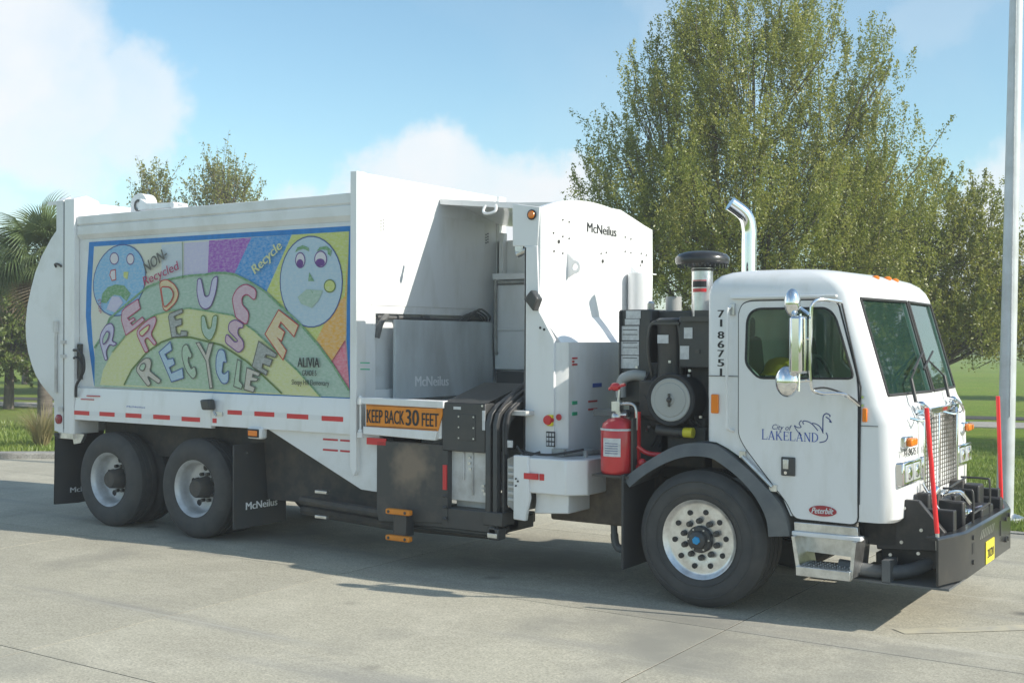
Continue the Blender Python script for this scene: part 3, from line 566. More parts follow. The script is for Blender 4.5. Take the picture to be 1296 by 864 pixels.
# front post and bulkhead of the body
b = MB(); b.prism([(-3.545, 3.66), (-3.465, 3.66), (-3.465, .86), (-3.5, .80), (-3.545, .89)], -.035, .10, 'y'); b.box(-3.545, -3.465, 2.34, 2.475, .86, 3.66)
b.build('body_post', M['white'], T, bevel=.005)
b = MB(); xw = -3.50
b.box(xw - .04, xw, .10, 2.34, 2.335, 3.66); b.box(xw - .04, xw, .10, .285, .7, 2.335); b.box(xw - .04, xw, 2.20, 2.34, 1.45, 2.335); b.box(xw - .04, xw, .285, 2.34, .8, 1.60)
bulk = b.build('bulkhead', M['white'], T, bevel=.004)
box('bulkhead_stiffener', M['white'], bulk, xw - .001, xw + .006, .21, 2.1, 2.41, 3.35, .003)
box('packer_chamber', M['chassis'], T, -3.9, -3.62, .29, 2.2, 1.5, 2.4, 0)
b = MB(); b.box(-3.44, -3.41, .47, 2.15, 1.50, 2.275); pk = b.build('packer_plate', M['plate'], T, bevel=.006)
text('McNeilus', M['whiteink'], pk, (-3.4085, .78, 1.62), .55, .10, ax=(0, 1, -.02), up=(0, 0, 1), bold=.02)  # bright reflection of the word, painted on as white glyphs
for y in (.37, 2.15):
    b = MB()
    for dy in (-.018, .018):
        for dz in (-.045, -.015, .015, .045): b.cyl((xw, y + dy, 3.18 + dz + (.012 if dy > 0 else 0)), (xw + .008, y + dy, 3.18 + dz + (.012 if dy > 0 else 0)), .007, n=8)
    b.build('bolt_cluster', M['ink'], bulk)
b = MB()
for k in range(4):
    yk = 1.62 + .05 * k; b.tube(smoothpts([(-3.49, yk, 2.27), (-3.46 + .02 * k, yk + .10, 2.345 + .02 * k), (-3.44 + .02 * k, yk + .26, 2.34), (-3.46, yk + .38, 2.29)], 5), .011, 7)
b.build('hydraulic_hoses', M['greycyl'], T)
b = MB()
for y in (.62, 1.0): b.cyl((-3.5, y, 2.30), (-3.5, y + .12, 2.30), .02, n=10)
b.cyl((-3.52, .33, 2.30), (-3.52, 2.1, 2.28), .016, n=10); b.tube(smoothpts([(-3.5, .30, 2.1), (-3.47, .33, 2.25), (-3.5, .45, 2.31)], 5), .03, 8)
b.build('hydraulic_pipes', M['greycyl'], T)

# hopper: floor, far wall, front wall, roof slab
b = MB(); b.box(-3.49, -1.66, .10, 2.38, 1.43, 1.47); b.build('hopper_floor', M['white_dirty'], T, bevel=.003)
b = MB(); b.box(-3.49, -1.62, 2.34, 2.40, 1.0, 3.17); fw = b.build('hopper_far_wall', M['white'], T, bevel=.003)
b = MB(); b.box(-3.42, -3.36, 2.26, 2.345, 2.0, 3.25); b.build('wall_rib', M['white'], fw, bevel=.01)
b = MB(); b.box(-3.42, -1.68, 2.14, 2.345, 2.73, 2.80); b.box(-3.41, -1.68, 2.18, 2.345, 1.76, 2.68); b.box(-3.40, -1.7, 2.165, 2.181, 2.18, 2.21)
b.build('wall_cabinet', M['white'], fw, bevel=.012)
b = MB()
for z in (2.71, 2.695): b.cyl((-3.35, 2.15, z), (-1.8, 2.15, z), .012, n=8)
b.tube(smoothpts([(-3.38, 2.2, 2.75), (-3.38, 2.15, 2.70), (-3.38, 2.15, 2.0), (-3.38, 2.2, 1.95)], 4), .018, 8); b.build('wall_pipes', M['greywhite'], fw)
arch = [(p.x, p.y) for p in smoothpts([(.25, 3.235, 0), (.50, 3.305, 0), (.80, 3.352, 0), (1.15, 3.368, 0), (1.55, 3.345, 0), (1.95, 3.285, 0), (2.39, 3.205, 0)], 4)]
fwp = [(.25, 2.08)] + arch + [(2.40, 2.7), (2.38, 2.08)]
b = MB(); b.prism(fwp, -1.66, -1.61, 'x')
b.add([(-1.61, .27, 2.30), (-1.61, 2.38, 2.30), (-1.44, 2.30, 2.06), (-1.44, .32, 2.06), (-1.66, .27, 2.30), (-1.66, 2.38, 2.30), (-1.66, 2.3, 2.06), (-1.66, .32, 2.06)],
      [(0, 1, 2, 3), (0, 3, 7, 4), (1, 5, 6, 2)])
hop = b.build('hopper_front_wall', M['white'], T, smooth=25)
cv = [(-1.66, .26), (-1.46, .26), (-1.37, .33), (-1.33, .60), (-1.335, 1.1), (-1.36, 1.6), (-1.40, 1.95), (-1.50, 2.30), (-1.66, 2.36)]
b = MB(); b.prism(cv, 1.07, 2.065, 'z'); b.build('hopper_lower_shell', M['white'], T, smooth=40)
sl = [(-3.49, 1.29, 3.53), (-2.4, 1.07, 3.405), (-1.63, .93, 3.352)]
b = MB()
def slab(b, near, th=.055):
    far = [(-3.49, 2.40, 3.40), (-2.4, 2.40, 3.27), (-1.63, 2.395, 3.21)]; mid = [(p[0], 1.75, p[2] + .0) for p in near]
    rows = [near, mid, far]; vs = []
    for dz in (0, -th):
        for r_ in rows: vs += [(p[0], p[1], p[2] + dz) for p in r_]
    f = []
    for i in range(2):
        for j in range(2):
            a = i * 3 + j; f += [(a, a + 1, a + 4, a + 3), (a + 9, a + 12, a + 13, a + 10)]
    for j in range(2): f += [(j, j + 9, j + 10, j + 1), (6 + j, 7 + j, 16 + j, 15 + j)]
    f += [(0, 3, 12, 9), (3, 6, 15, 12), (2, 11, 14, 5), (5, 14, 17, 8)]
    b.add(vs, f)
slab(b, sl); b.build('hopper_roof', M['white'], T, smooth=20)
b = MB(); b.prism([(-1.90, 3.285), (-1.612, 3.24), (-1.635, 2.90), (-1.895, 2.91)], .24, .34, 'y'); b.prism([(-1.90, 3.285), (-1.662, 3.25), (-1.662, 3.20), (-1.9, 3.235)], .34, .95, 'y')
cb = b.build('hopper_corner_box', M['white'], T, bevel=.005)
b = MB().lathe([(0, .044), (-.012, .046), (-.016, .036)], (-1.69, .238, 3.175), 'y', 20); b.build('lamp_housing', M['ink'], cb)
MB().lathe([(-.01, .036), (-.022, .03), (-.026, 0)], (-1.69, .238, 3.175), 'y', 18).build('marker_lamp', M['redlens'] if False else M['amber'], cb)
tube('lifting_eye', M['white'], T, smoothpts([(-2.62, .86, 3.375), (-2.63, .84, 3.31), (-2.56, .82, 3.285), (-2.49, .84, 3.31), (-2.5, .86, 3.37)], 5), .014, 8)
0 and tube('lifting_eye', M['white'], T, smoothpts([(-3.38, 1.20, 3.48), (-3.36, 1.14, 3.42), (-3.30, 1.10, 3.40), (-3.25, 1.13, 3.42), (-3.26, 1.2, 3.48)], 5), .015, 8)
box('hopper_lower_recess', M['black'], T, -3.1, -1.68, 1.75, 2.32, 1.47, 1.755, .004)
b = MB(); b.prism([(-1.88, 2.91), (-1.79, 2.91), (-1.80, 2.86), (-1.87, 2.86)], .25, .32, 'y'); b.cyl((-1.87, .28, 2.84), (-1.76, .28, 2.88), .03, n=12); b.build('latch_bracket', M['alu'], T)
# hopper corner pillar
pil = MB().prism([(-1.77, 2.905), (-1.635, 2.905), (-1.612, 2.33), (-1.46, 2.085), (-1.46, 1.075), (-1.77, 1.065)], .235, .275, 'y')
pil.box(-1.77, -1.745, .235, .62, 1.06, 2.9)
pill = pil.build('hopper_pillar', M['white'], T, bevel=.006)
b = MB(); b.prism([(-1.72, 2.44), (-1.64, 2.52), (-1.57, 2.44), (-1.62, 2.33)], .14, .235, 'y'); b.build('work_lamp', M['black'], T, bevel=.015)
b = MB().lathe([(0, .042), (-.03, .045), (-.05, .038), (-.055, 0)], (-1.50, .235, 1.395), 'y', 18); b.build('stop_button', M['red'], pill)
box('stop_button_housing', M['yellow'], pill, -1.51, -1.46, .20, .235, 1.345, 1.44, .004)
box('control_keypad', M['ink'], pill, -1.535, -1.445, .226, .236, 1.165, 1.295, .004)
b = MB()
for i in range(3):
    for j in range(3): b.box(-1.525 + i * .028, -1.507 + i * .028, .220, .227, 1.175 + j * .04, 1.203 + j * .04)
b.build('keypad_keys', M['label'], pill)
for x_, z_ in ((-1.60, 2.19), (-1.56, 2.175)): MB().lathe([(0, .011), (-.004, .011), (-.004, 0)], (x_, .234, z_), 'y', 10).build('pillar_bolt', M['ink'], pill)
# decals, bolts and lugs on the hopper front
text('McNeilus', M['ink'], hop, (-1.6085, 1.055, 3.085), .56, .088, ax=(0, 1, -.01), bold=.03)
b = MB()
for y, z in ((.62, 3.16), (.73, 3.15), (.62, 3.01), (.73, 3.0), (.46, 3.03), (.47, 2.87), (.62, 2.86), (.73, 2.85), (1.80, 3.09), (1.92, 3.08), (1.80, 2.95), (1.92, 2.945), (1.32, 2.90), (1.42, 2.915), (2.14, 2.95), (2.25, 2.94), (2.12, 2.83)):
    b.cyl((-1.612, y, z), (-1.603, y, z), .009, n=8)
for y, z in ((.55, 2.96), (1.35, 2.83), (2.16, 2.87)): b.cyl((-1.612, y, z), (-1.602, y, z), .017, n=10)
b.build('bolt_heads', M['nut'], hop)
def lug(y, z):
    b = MB(); n = 14
    outer_ = [(-1.61, z + .13)] + [(-1.535 + .06 * math.cos(t), z + .06 * math.sin(t)) for t in [math.pi / 2 - math.pi * i / n for i in range(n + 1)]] + [(-1.61, z - .10)]
    inner_ = [(-1.53 + .030 * math.cos(2 * math.pi * i / 12), z + .030 * math.sin(2 * math.pi * i / 12)) for i in range(12)]
    me = bmesh.new()
    for yy_ in (y, y + .02):
        for loop in (outer_, inner_):
            vs = [me.verts.new((p[0], yy_, p[1])) for p in loop]
            for i in range(len(vs)): me.edges.new((vs[i], vs[(i + 1) % len(vs)]))
    for yy_ in (y, y + .02):
        ed = [e for e in me.edges if abs(e.verts[0].co.y - yy_) < 1e-5]
        bmesh.ops.triangle_fill(me, edges=ed, use_beauty=True)
    me.verts.ensure_lookup_table(); no, ni = len(outer_), len(inner_); h = no + ni
    for base, cnt in ((0, no), (no, ni)):
        for i in range(cnt): 
            a, c_ = base + i, base + (i + 1) % cnt
            me.faces.new((me.verts[a], me.verts[c_], me.verts[c_ + h], me.verts[a + h]))
    for v in me.verts: v.index
    me.verts.index_update(); b.v = [tuple(v.co) for v in me.verts]; b.f = [tuple(v.index for v in f.verts) for f in me.faces]; me.free()
    b.build('lifting_lug', M['white'], hop, smooth=0)
lug(.70, 2.74); lug(1.93, 2.68)
cyl('hopper_cylinder', M['white'], T, (-1.49, 1.88, 2.08), (-1.49, 1.88, 2.735), .115, n=28)
box('cylinder_cap_plate', M['white'], T, -1.63, -1.50, 1.88, 2.27, 2.737, 2.75, .003)
yl_ = .0
for (x, y0, y1, z, m_) in ((-1.352, .375, .56, 1.525, 'greenink'), (-1.326, .60, .76, 1.535, 'redink'), (-1.326, .60, .76, 1.465, 'redink'), (-1.352, .375, .56, 1.43, 'greenink')):
    b = MB(); b.box(x - .01, x, y0, y1, z, z + .03 if m_ == 'greenink' else z + .016); b.build('decal_strip', M[m_], T, smooth=0)
b = MB(); b.box(-1.334, -1.327, .68, .84, 1.665, 1.70); b.build('decal_strip', M['blueink'], T, smooth=0)
b = MB()
for z in (1.92, 1.865): b.box(-1.362, -1.352, .375, .46, z, z + .014)
b.box(-1.362, -1.352, .375, .40, 1.89, 1.905); b.build('decal_strip', M['redink'], T, smooth=0)
# reflective red tag near stop button
MB().lathe([(0, .028), (-.004, .028), (-.004, 0)], (-1.425, .262, 1.42), 'y', 16).build('stop_decal', M['redink'], T)

# ---- keep back sign, arm, lower boxes
b = MB(); b.prism([(-3.41, 1.545), (-2.43, 1.54), (-2.43, 1.475), (-3.40, 1.485)], -.06, .05, 'y'); b.prism([(-3.36, 1.275), (-2.50, 1.27), (-2.52, 1.185), (-3.36, 1.205)], -.06, .05, 'y')
b.box(-3.36, -2.47, -.03, -.01, 1.2, 1.5); b.build('sign_frame', M['white'], T, bevel=.006)
sg = MB().prism([(-3.335, 1.482), (-2.45, 1.474), (-2.45, 1.42), (-2.505, 1.270), (-3.335, 1.276)], -.045, -.031, 'y').build('warning_sign', M['orange'], T, label='orange warning sign reading keep back 30 feet')
for z0, z1 in ((1.470, 1.474), (1.280, 1.285)): box('sign_border', M['ink'], sg, -3.33, -2.51, -.0475, -.0445, z0, z1, 0)
text('KEEP BACK', M['ink'], sg, (-3.325, -.048, 1.312), .44, .125, bold=.022)
text('30', M['ink'], sg, (-2.865, -.048, 1.305), .145, .145, bold=.03)
text('FEET', M['ink'], sg, (-2.68, -.048, 1.308), .185, .118, bold=.022)
b = MB()
for z in (1.50, 1.19):
    b.cyl((-3.40, -.05, z - .02), (-3.40, -.05, z + .03), .03, n=12); b.ball((-3.40, -.05, z + .04), .022)
b.cyl((-3.40, -.05, 1.2), (-3.40, -.05, 1.5), .009, n=8); b.build('sign_hinge', M['white'], T)
box('red_reflector_strip', M['red'], T, -3.35, -3.12, -.02, -.005, 1.108, 1.170, 0)
box('green_sticker', M['greenink'], T, -3.44, -3.33, -.008, 0, 1.80, 1.81, 0); box('green_sticker', M['greenink'], T, -3.44, -3.33, -.008, 0, 1.86, 1.87, 0)
b = MB(); b.prism([(-3.23, 1.15), (-2.44, 1.15), (-2.44, .45), (-3.205, .40), (-3.23, .5)], -.02, .06, 'y'); bp_ = b.build('arm_guard_panel', M['worn'], T, bevel=.01)
b = MB(); b.box(-3.0, -2.0, .0, .8, .40, .50); b.box(-3.25, -1.86, .06, .55, .40, .52); b.box(-2.46, -1.86, -.04, .3, .41, .60); b.cyl((-3.1, .1, .38), (-1.9, .1, .38), .03, n=10); b.build('arm_base_beam', M['black'], T, bevel=.012)
b = MB(); b.box(-2.95, -2.80, -.12, .0, .31, .52); b.build('slide_block', M['black'], T, bevel=.008)
for z in (.505, .268):
    o_ = box('slide_bracket', M['orange'], T, -3.01, -2.735, -.16, -.10, z, z + .05, .012)
    for x in (-2.97, -2.78): MB().lathe([(0, .014), (-.004, .014), (-.004, 0)], (x, -.161, z + .025), 'y', 10).build('bracket_bolt', M['nut'], o_)
box('arm_head_box', M['black'], T, -2.455, -1.99, -.04, .12, 1.10, 1.53, .01)
b = MB(); b.add([(-2.455, -.04, 1.53), (-1.99, -.04, 1.53), (-1.99, .0, 1.535), (-1.99, .62, 1.685), (-2.455, .62, 1.685), (-2.455, .0, 1.535)], [(0, 1, 2, 5), (5, 2, 3, 4)])
b.add([(-2.455, .12, 1.10), (-1.99, .12, 1.10), (-1.99, .62, 1.1), (-2.455, .62, 1.1), (-2.455, .12, 1.56), (-1.99, .12, 1.56), (-1.99, .62, 1.682), (-2.455, .62, 1.682)], [(0, 1, 5, 4), (1, 2, 6, 5), (2, 3, 7, 6), (3, 0, 4, 7)])
b.build('arm_cover', M['black'], T, smooth=20)
ab = box('arm_cover_plate', M['black'], T, -2.29, -2.09, -.046, -.039, 1.20, 1.43, .003)
b = MB()
for x in (-2.27, -2.11):
    for z in (1.22, 1.315, 1.41): b.cyl((x, -.05, z), (x, -.044, z), .008, n=8)
for x in (-2.44, -2.02): b.cyl((x, -.045, 1.51), (x, -.035, 1.51), .01, n=8)
b.build('cover_bolts', M['alu'], ab)
box('paper_label', M['label'], T, -2.33, -2.25, -.043, -.04, 1.47, 1.495, 0); box('paper_label', M['label'], T, -2.02, -1.99, -.043, -.04, 1.30, 1.47, 0)
b = MB(); b.box(-2.395, -2.0, .02, .08, .66, 1.10); b.box(-2.39, -2.0, .09, .3, .45, .72); b.box(-2.26, -2.245, .0, .022, .85, 1.09); b.box(-2.16, -2.15, .0, .022, .72, 1.09)
gb = b.build('grab_backing', M['white_dirty'], T, bevel=.006)
b = MB()
for x, z in ((-2.21, 1.04), (-2.21, .99), (-2.20, .94), (-2.06, .80), (-2.06, .76), (-2.04, .73)): b.box(x, x + .03, .005, .022, z, z + .02)
b.build('grab_clips', M['alu'], gb)
box('red_side_marker', M['red'], T, -2.435, -2.395, -.06, -.04, .755, .975, .002)
b = MB()
for z in (.70, .60, .50): b.cyl((-2.43, -.055, z), (-2.39, -.055, z), .013, n=8)
b.box(-2.45, -2.39, -.045, .02, .46, 1.10); b.build('guard_edge', M['black'], T)
def armbar(x, y, w_, name='lift_arm'):
    pts = [(x, y, .54), (x, y, 1.36), (x + .005, y + .03, 1.45), (x + .015, y + .12, 1.52), (x + .03, y + .45, 1.66), (x + .04, y + .85, 1.84)]
    b = MB(); prev = None; vs = []
    for p in pts:
        vs += [(p[0] - w_, p[1], p[2]), (p[0] + w_, p[1], p[2]), (p[0] + w_, p[1] + .07, p[2] - .08), (p[0] - w_, p[1] + .07, p[2] - .08)]
    fs = [(0, 1, 2, 3), tuple(range(4 * len(pts) - 4, 4 * len(pts)))]
    for i in range(len(pts) - 1):
        for j in range(4): fs.append((i * 4 + j, i * 4 + (j + 1) % 4, i * 4 + 4 + (j + 1) % 4, i * 4 + 4 + j))
    b.add(vs, fs); return b.build(name, M['black'], T, bevel=.006)
armbar(-1.955, -.05, .026); armbar(-1.885, -.045, .022); armbar(-1.83, .0, .012)
b = MB(); b.tube(smoothpts([(-1.80, .0, 1.1), (-1.80, .02, 1.38), (-1.79, .12, 1.50), (-1.79, .7, 1.74)], 5), .016, 8); b.tube(smoothpts([(-1.87, .0, 1.46), (-1.85, .12, 1.57), (-1.84, .4, 1.70), (-1.83, .8, 1.86)], 5), .014, 8); b.build('arm_hoses', M['cable'], T)
b = MB(); b.box(-2.0, -1.80, -.06, .14, .48, .60); b.box(-1.93, -1.83, -.07, .05, .36, .46); b.cyl((-1.9, -.07, .43), (-1.9, .15, .43), .045, n=14); b.build('arm_foot', M['black'], T, bevel=.008)
box('foot_plate', M['alu'], T, -1.94, -1.84, -.078, -.066, .38, .42, .003)
box('arm_well_panel', M['white'], T, -3.24, -1.66, .62, .66, .70, 1.44, .004)
b = MB(); b.prism([(-1.80, 1.06), (-1.705, 1.10), (-1.705, .60), (-1.80, .66)], .02, .5, 'y'); lp = b.build('louvred_side_panel', M['greywhite'], T, bevel=.006)
for k in range(6): box('louvre', M['white_dirty'], lp, -1.785, -1.72, .008, .02, .70 + k * .055, .725 + k * .055, .003)
b = MB(); b.prism([(-1.70, 0.0), (-1.20, 0.0), (-1.06, .13), (-1.06, .60), (-1.70, .60)], .785, 1.085, 'z')
lb = b.build('lower_cover_box', M['white'], T, bevel=.012)
nleg = [(-1.71, 1.10), (-1.56, 1.10), (-1.55, .80), (-1.545, .74), (-1.565, .66), (-1.585, .545), (-1.71, .55)]
b = MB(); b.prism(nleg, -.02, .02, 'y'); b.build('cover_leg', M['white'], T, bevel=.008)
b = MB(); b.prism([(-1.545, .79), (-1.545, .70), (-1.56, .60), (-1.22, .625), (-1.22, .79)], .08, .5, 'y'); b.build('cover_underside_box', M['white'], T, bevel=.01)
box('red_reflector_strip', M['red'], T, -1.60, -1.465, -.024, -.0, .905, .955, 0); box('red_reflector_strip', M['red'], T, -1.455, -1.41, -.004, .002, .90, .955, 0)
b = MB()
for x, z in ((-1.68, .90), (-1.66, .88), (-1.68, .84)): b.cyl((x, -.03, z), (x, -.018, z), .008, n=8)
b.tube(smoothpts([(-1.75, .1, 1.14), (-1.6, .05, 1.12), (-1.4, .1, 1.11), (-1.2, .3, 1.15)], 5), .011, 7); b.tube(smoothpts([(-1.72, .05, 1.17), (-1.62, .03, 1.10), (-1.5, .08, 1.13)], 5), .010, 7)
b.build('wiring', M['cable'], T)
b = MB(); b.cyl((-1.35, .25, 1.12), (-1.0, 1.0, 1.10), .028, n=12); b.box(-1.46, -1.34, .2, .32, 1.09, 1.15); b.cyl((-1.18, .3, 1.08), (-1.18, .3, 1.14), .02, n=8); b.build('lower_pipe', M['greywhite'], T)
b = MB(); b.prism([(-1.66, .4), (-1.36, .4), (-1.25, .8), (-1.25, 1.6), (-1.40, 2.2), (-1.66, 2.2)], .98, 1.06, 'z'); b.build('shell_skirt', M['greywhite'], T, bevel=.006)
box('paper_label', M['label'], T, -1.80, -1.74, .0, .02, 1.16, 1.22, 0)

# ---- rear end
b = MB(); b.box(-7.845, -7.665, -.035, .30, 1.0, 3.66); b.box(-7.845, -7.665, 2.14, 2.475, 1.0, 3.66); b.prism([(-7.66, 1.30), (-7.66, 1.0), (-7.75, 1.0)], -.03, .02, 'y')
b.prism([(-.035, 3.66), (.13, 3.71), (.30, 3.66)], -7.845, -7.665, 'x')
b.build('rear_post', M['white'], T, bevel=.006)
tl = [(-7.87, 3.66), (-8.0, 3.655), (-8.0, 3.318), (-8.10, 3.23), (-8.28, 3.029), (-8.40, 2.84), (-8.475, 2.665), (-8.55, 2.45), (-8.58, 2.249), (-8.572, 2.08), (-8.533, 1.924), (-8.46, 1.77), (-8.381, 1.648), (-8.28, 1.55), (-8.171, 1.469), (-8.04, 1.38), (-8.03, 1.02), (-7.87, 1.0)]
b = MB(); b.prism(tl, -.03, 2.47, 'y'); tg = b.build('tailgate', M['white2'], T, bevel=.006)
b = MB(); b.prism([(-.03, 3.655), (.05, 3.70), (.18, 3.655)], -8.0, -7.87, 'x'); b.box(-8.2, -8.0, .0, .02, 3.62, 3.66); b.build('tailgate_hook', M['white'], tg)
cyl('tailgate_hinge_rod', M['nut'], tg, (-7.857, -.02, 1.05), (-7.857, -.02, 3.64), .010, n=8)
b = MB(); b.box(-7.93, -7.86, -.055, -.03, 1.25, 1.30); b.box(-7.88, -7.80, -.06, -.03, 2.02, 2.06); b.box(-7.88, -7.80, -.06, -.03, 1.86, 1.90); b.cyl((-7.98, -.045, 1.46), (-7.98, -.045, 2.15), .018, n=10)
b.cyl((-7.98, -.045, 2.15), (-7.98, -.045, 2.28), .035, n=10); b.build('tailgate_latch', M['white_dirty'], tg)
tube('grab_handle', M['black'], tg, smoothpts([(-8.0, -.03, 2.90), (-7.98, -.06, 2.93), (-7.92, -.06, 2.93), (-7.90, -.03, 2.90)], 4), .012, 8)
MB().lathe([(0, .055), (-.02, .055), (-.03, .04), (-.032, 0)], (-7.935, -.03, 1.16), 'y', 20).build('tail_lamp', M['redlens'], tg)
b = MB(); b.box(-7.655, -7.60, -.0, .04, 1.62, 2.02); b.build('hose_recess', M['nut'], T)
b = MB()
b.tube(smoothpts([(-7.66, -.04, 1.95), (-7.52, -.07, 1.94), (-7.45, -.07, 1.86), (-7.44, -.07, 1.74), (-7.50, -.06, 1.66), (-7.60, -.05, 1.55), (-7.62, -.04, 1.42)], 6), .016, 8)
b.tube(smoothpts([(-7.66, -.04, 1.86), (-7.56, -.08, 1.87), (-7.47, -.08, 1.80), (-7.47, -.08, 1.70), (-7.55, -.06, 1.60)], 6), .013, 8); b.build('rear_hoses', M['cable'], T)
for z, x in ((1.435, -7.45), (1.395, -7.55)): box('red_decal', M['redink'], T, x, x + .22, -.030, -.012, z, z + .010, 0)
text('McNeilus', M['blueink'], T, (-6.75, -.0355, 1.335), .30, .018, bold=.01, name='maker_decal')
b = MB(); n = 18
hp = [(-7.30, 3.50)] + [(-7.16 + .14 * math.cos(t), 3.62 + .12 * math.sin(t)) for t in [math.pi - math.pi * i / n for i in range(n + 1)]] + [(-7.0, 3.52), (-6.75, 3.52)]
b.prism(hp, .45, .60, 'y'); b.prism([(-7.05, 3.53), (-6.4, 3.53), (-6.35, 3.56), (-6.42, 3.58), (-6.9, 3.60), (-7.02, 3.66)], .35, .42, 'y'); b.cyl((-6.42, .3, 3.55), (-6.42, .5, 3.55), .035, n=12)
b.build('roof_hinge', M['white'], T, bevel=.008)
MB().lathe([(0, .07), (-.01, .07), (-.01, .045)], (-7.16, .449, 3.60), 'y', 20).build('hinge_eye', M['nut'], T)
# work lamp on lower rail, amber side lamp
b = MB(); b.prism([(-5.50, 1.46), (-5.36, 1.47), (-5.34, 1.36), (-5.47, 1.355)], -.13, -.04, 'y'); b.build('side_work_lamp', M['black'], T, bevel=.02)
b = MB(); b.tube([(-5.40, -.06, 1.40), (-5.36, -.05, 1.33), (-5.33, -.05, 1.30)], .012, 7); b.box(-5.37, -5.25, -.05, -.03, 1.30, 1.34); b.build('lamp_bracket', M['alu'], T)
al = box('amber_lamp_housing', M['white'], T, -4.87, -4.68, -.07, .03, 1.09, 1.205, .02)
box('amber_lamp_rim', M['ink'], al, -4.855, -4.70, -.078, -.07, 1.105, 1.19, .01); box('amber_lens', M['amber'], al, -4.84, -4.715, -.088, -.077, 1.12, 1.175, .01)
# mud flaps
b = MB(); b.add([(-7.97, -.05, 1.0), (-7.97, .60, 1.0), (-7.95, .60, .2), (-7.96, .25, .17), (-7.99, -.05, .18)], [(0, 1, 2, 3, 4)]); b.add([(-7.99, -.05, 1.0), (-7.99, .60, 1.0), (-7.97, .60, .2), (-7.98, .25, .17), (-8.01, -.05, .18)], [(4, 3, 2, 1, 0)])
b.box(-8.0, -7.96, -.05, .6, .96, 1.0)
rf = b.build('mud_flap', M['flap'], T); text('McN', M['whiteink'], rf, (-7.945, .12, .30), .22, .06, ax=(0, 1, 0), bold=.02)
b = MB(); b.box(-7.97, -7.70, -.02, .05, .94, 1.01); b.prism([(-7.78, 1.0), (-7.55, 1.0), (-7.62, .90), (-7.74, .88)], .02, .06, 'y'); b.build('flap_bracket', M['alu'], T)
b = MB(); b.box(-5.02, -5.0, -.12, .62, .17, 1.02); ff = b.build('mud_flap', M['flap'], T, bevel=.004)
text('McNeilus', M['whiteink'], ff, (-4.998, .04, .352), .44, .075, ax=(0, 1, 0), bold=.03)
b = MB()
for y in (.05, .35): b.cyl((-5.0, y, .93), (-4.992, y, .93), .012, n=8)
b.build('flap_bolts', M['alu'], ff)
b = MB(); b.box(-.675, -.655, .0, .56, .23, 1.0); b.build('mud_flap', M['flap'], T, bevel=.004)
MB().prism([(-5.02, 1.16), (-4.62, 1.16), (-3.45, .67), (-3.3, .60), (-3.3, .44), (-4.95, .44)], .30, .36, 'y').build('inner_shade_panel', M['chassis'], T)  # plain dark panel added to close off the light under the body
# ---- cab
YC = 1.22
def cab_section(z, xb, xf, hw, r, bow, n=5):
    pts = []
    for cx, cy, a0 in ((xb + r * .5, YC - hw + r * .5, 180), (xf - r, YC - hw + r, 270)):
        rr = r * .5 if a0 == 180 else r
        for i in range(n + 1):
            t = rad(a0 + 90 * i / n); pts.append((cx + rr * math.cos(t), cy + rr * math.sin(t), z))
    for k in range(1, 8):
        y = YC - hw + r + (2 * hw - 2 * r) * k / 8
        u_ = (y - YC) / (hw - r); pts.append((xf + bow * (1 - abs(u_)), y, z))
    for cx, cy, a0 in ((xf - r, YC + hw - r, 0), (xb + r * .5, YC + hw - r * .5, 90)):
        rr = r * .5 if a0 == 90 else r
        for i in range(n + 1):
            t = rad(a0 + 90 * i / n); pts.append((cx + rr * math.cos(t), cy + rr * math.sin(t), z))
    return pts
def loft(secs):
    b = MB(); n = len(secs[0]); vs = [p for s_ in secs for p in s_]; fs = [tuple(range(n)), tuple(range(len(vs) - n, len(vs)))]
    for i in range(len(secs) - 1):
        for j in range(n): fs.append((i * n + j, i * n + (j + 1) % n, (i + 1) * n + (j + 1) % n, (i + 1) * n + j))
    return b.add(vs, fs)
XF = lambda z: 1.50 if z < 1.0 else (1.485 if z < 1.50 else (1.42 - (z - 1.62) * .285 if z > 1.58 else 1.46))
outer_s = [cab_section(z, .03, xf, 1.14, r_, bow) for z, xf, r_, bow in ((.775, 1.47, .13, .02), (.80, 1.495, .13, .02), (1.0, 1.50, .13, .02), (1.48, 1.485, .13, .03), (1.56, 1.455, .13, .045), (1.62, 1.42, .13, .06), (1.66, 1.404, .12, .07), (2.44, 1.178, .12, .075))]
outer_s += [cab_section(z, xb, xf, hw, r_, bow) for z, xb, xf, hw, r_, bow in ((2.50, .038, 1.15, 1.132, .14, .07), (2.55, .055, 1.11, 1.115, .17, .06), (2.59, .09, 1.05, 1.08, .2, .05), (2.618, .15, .96, 1.02, .25, .04), (2.634, .24, .85, .92, .25, .03), (2.645, .42, .66, .65, .1, .01))]
inner_s = [cab_section(z, .09, xf - .05, 1.09, .10, bow) for z, xf, bow in ((.95, 1.46, .02), (1.5, 1.44, .03), (1.64, 1.39, .06), (2.44, 1.16, .07))] + [cab_section(2.54, .16, 1.02, 1.02, .12, .05)]
tmpc = []
def cutter(mb):
    o = mb.build('cutter', M['white'], None, smooth=0); tmpc.append(o); return o
cabo = loft(outer_s).build('cab_shell', M['white'], T, smooth=32)
WIN = [(.372, 2.24), (.40, 2.30), (.46, 2.328), (.98, 2.328), (1.03, 2.30), (1.065, 2.25), (1.20, 1.812), (.465, 1.80), (.362, 1.905)]
cuts = [cutter(loft(inner_s)), cutter(MB().prism(WIN, -.2, .4, 'y')), cutter(MB().prism(WIN, 2.1, 2.7, 'y'))]
arch_cut = [(-.2, .5), (-.2, 1.31), (.03, 1.30), (.12, 1.295), (.22, 1.25), (.42, 1.13), (.66, .90), (.735, .74), (.745, .5)]
cuts += [cutter(MB().prism(arch_cut, -.2, 3, 'y'))]
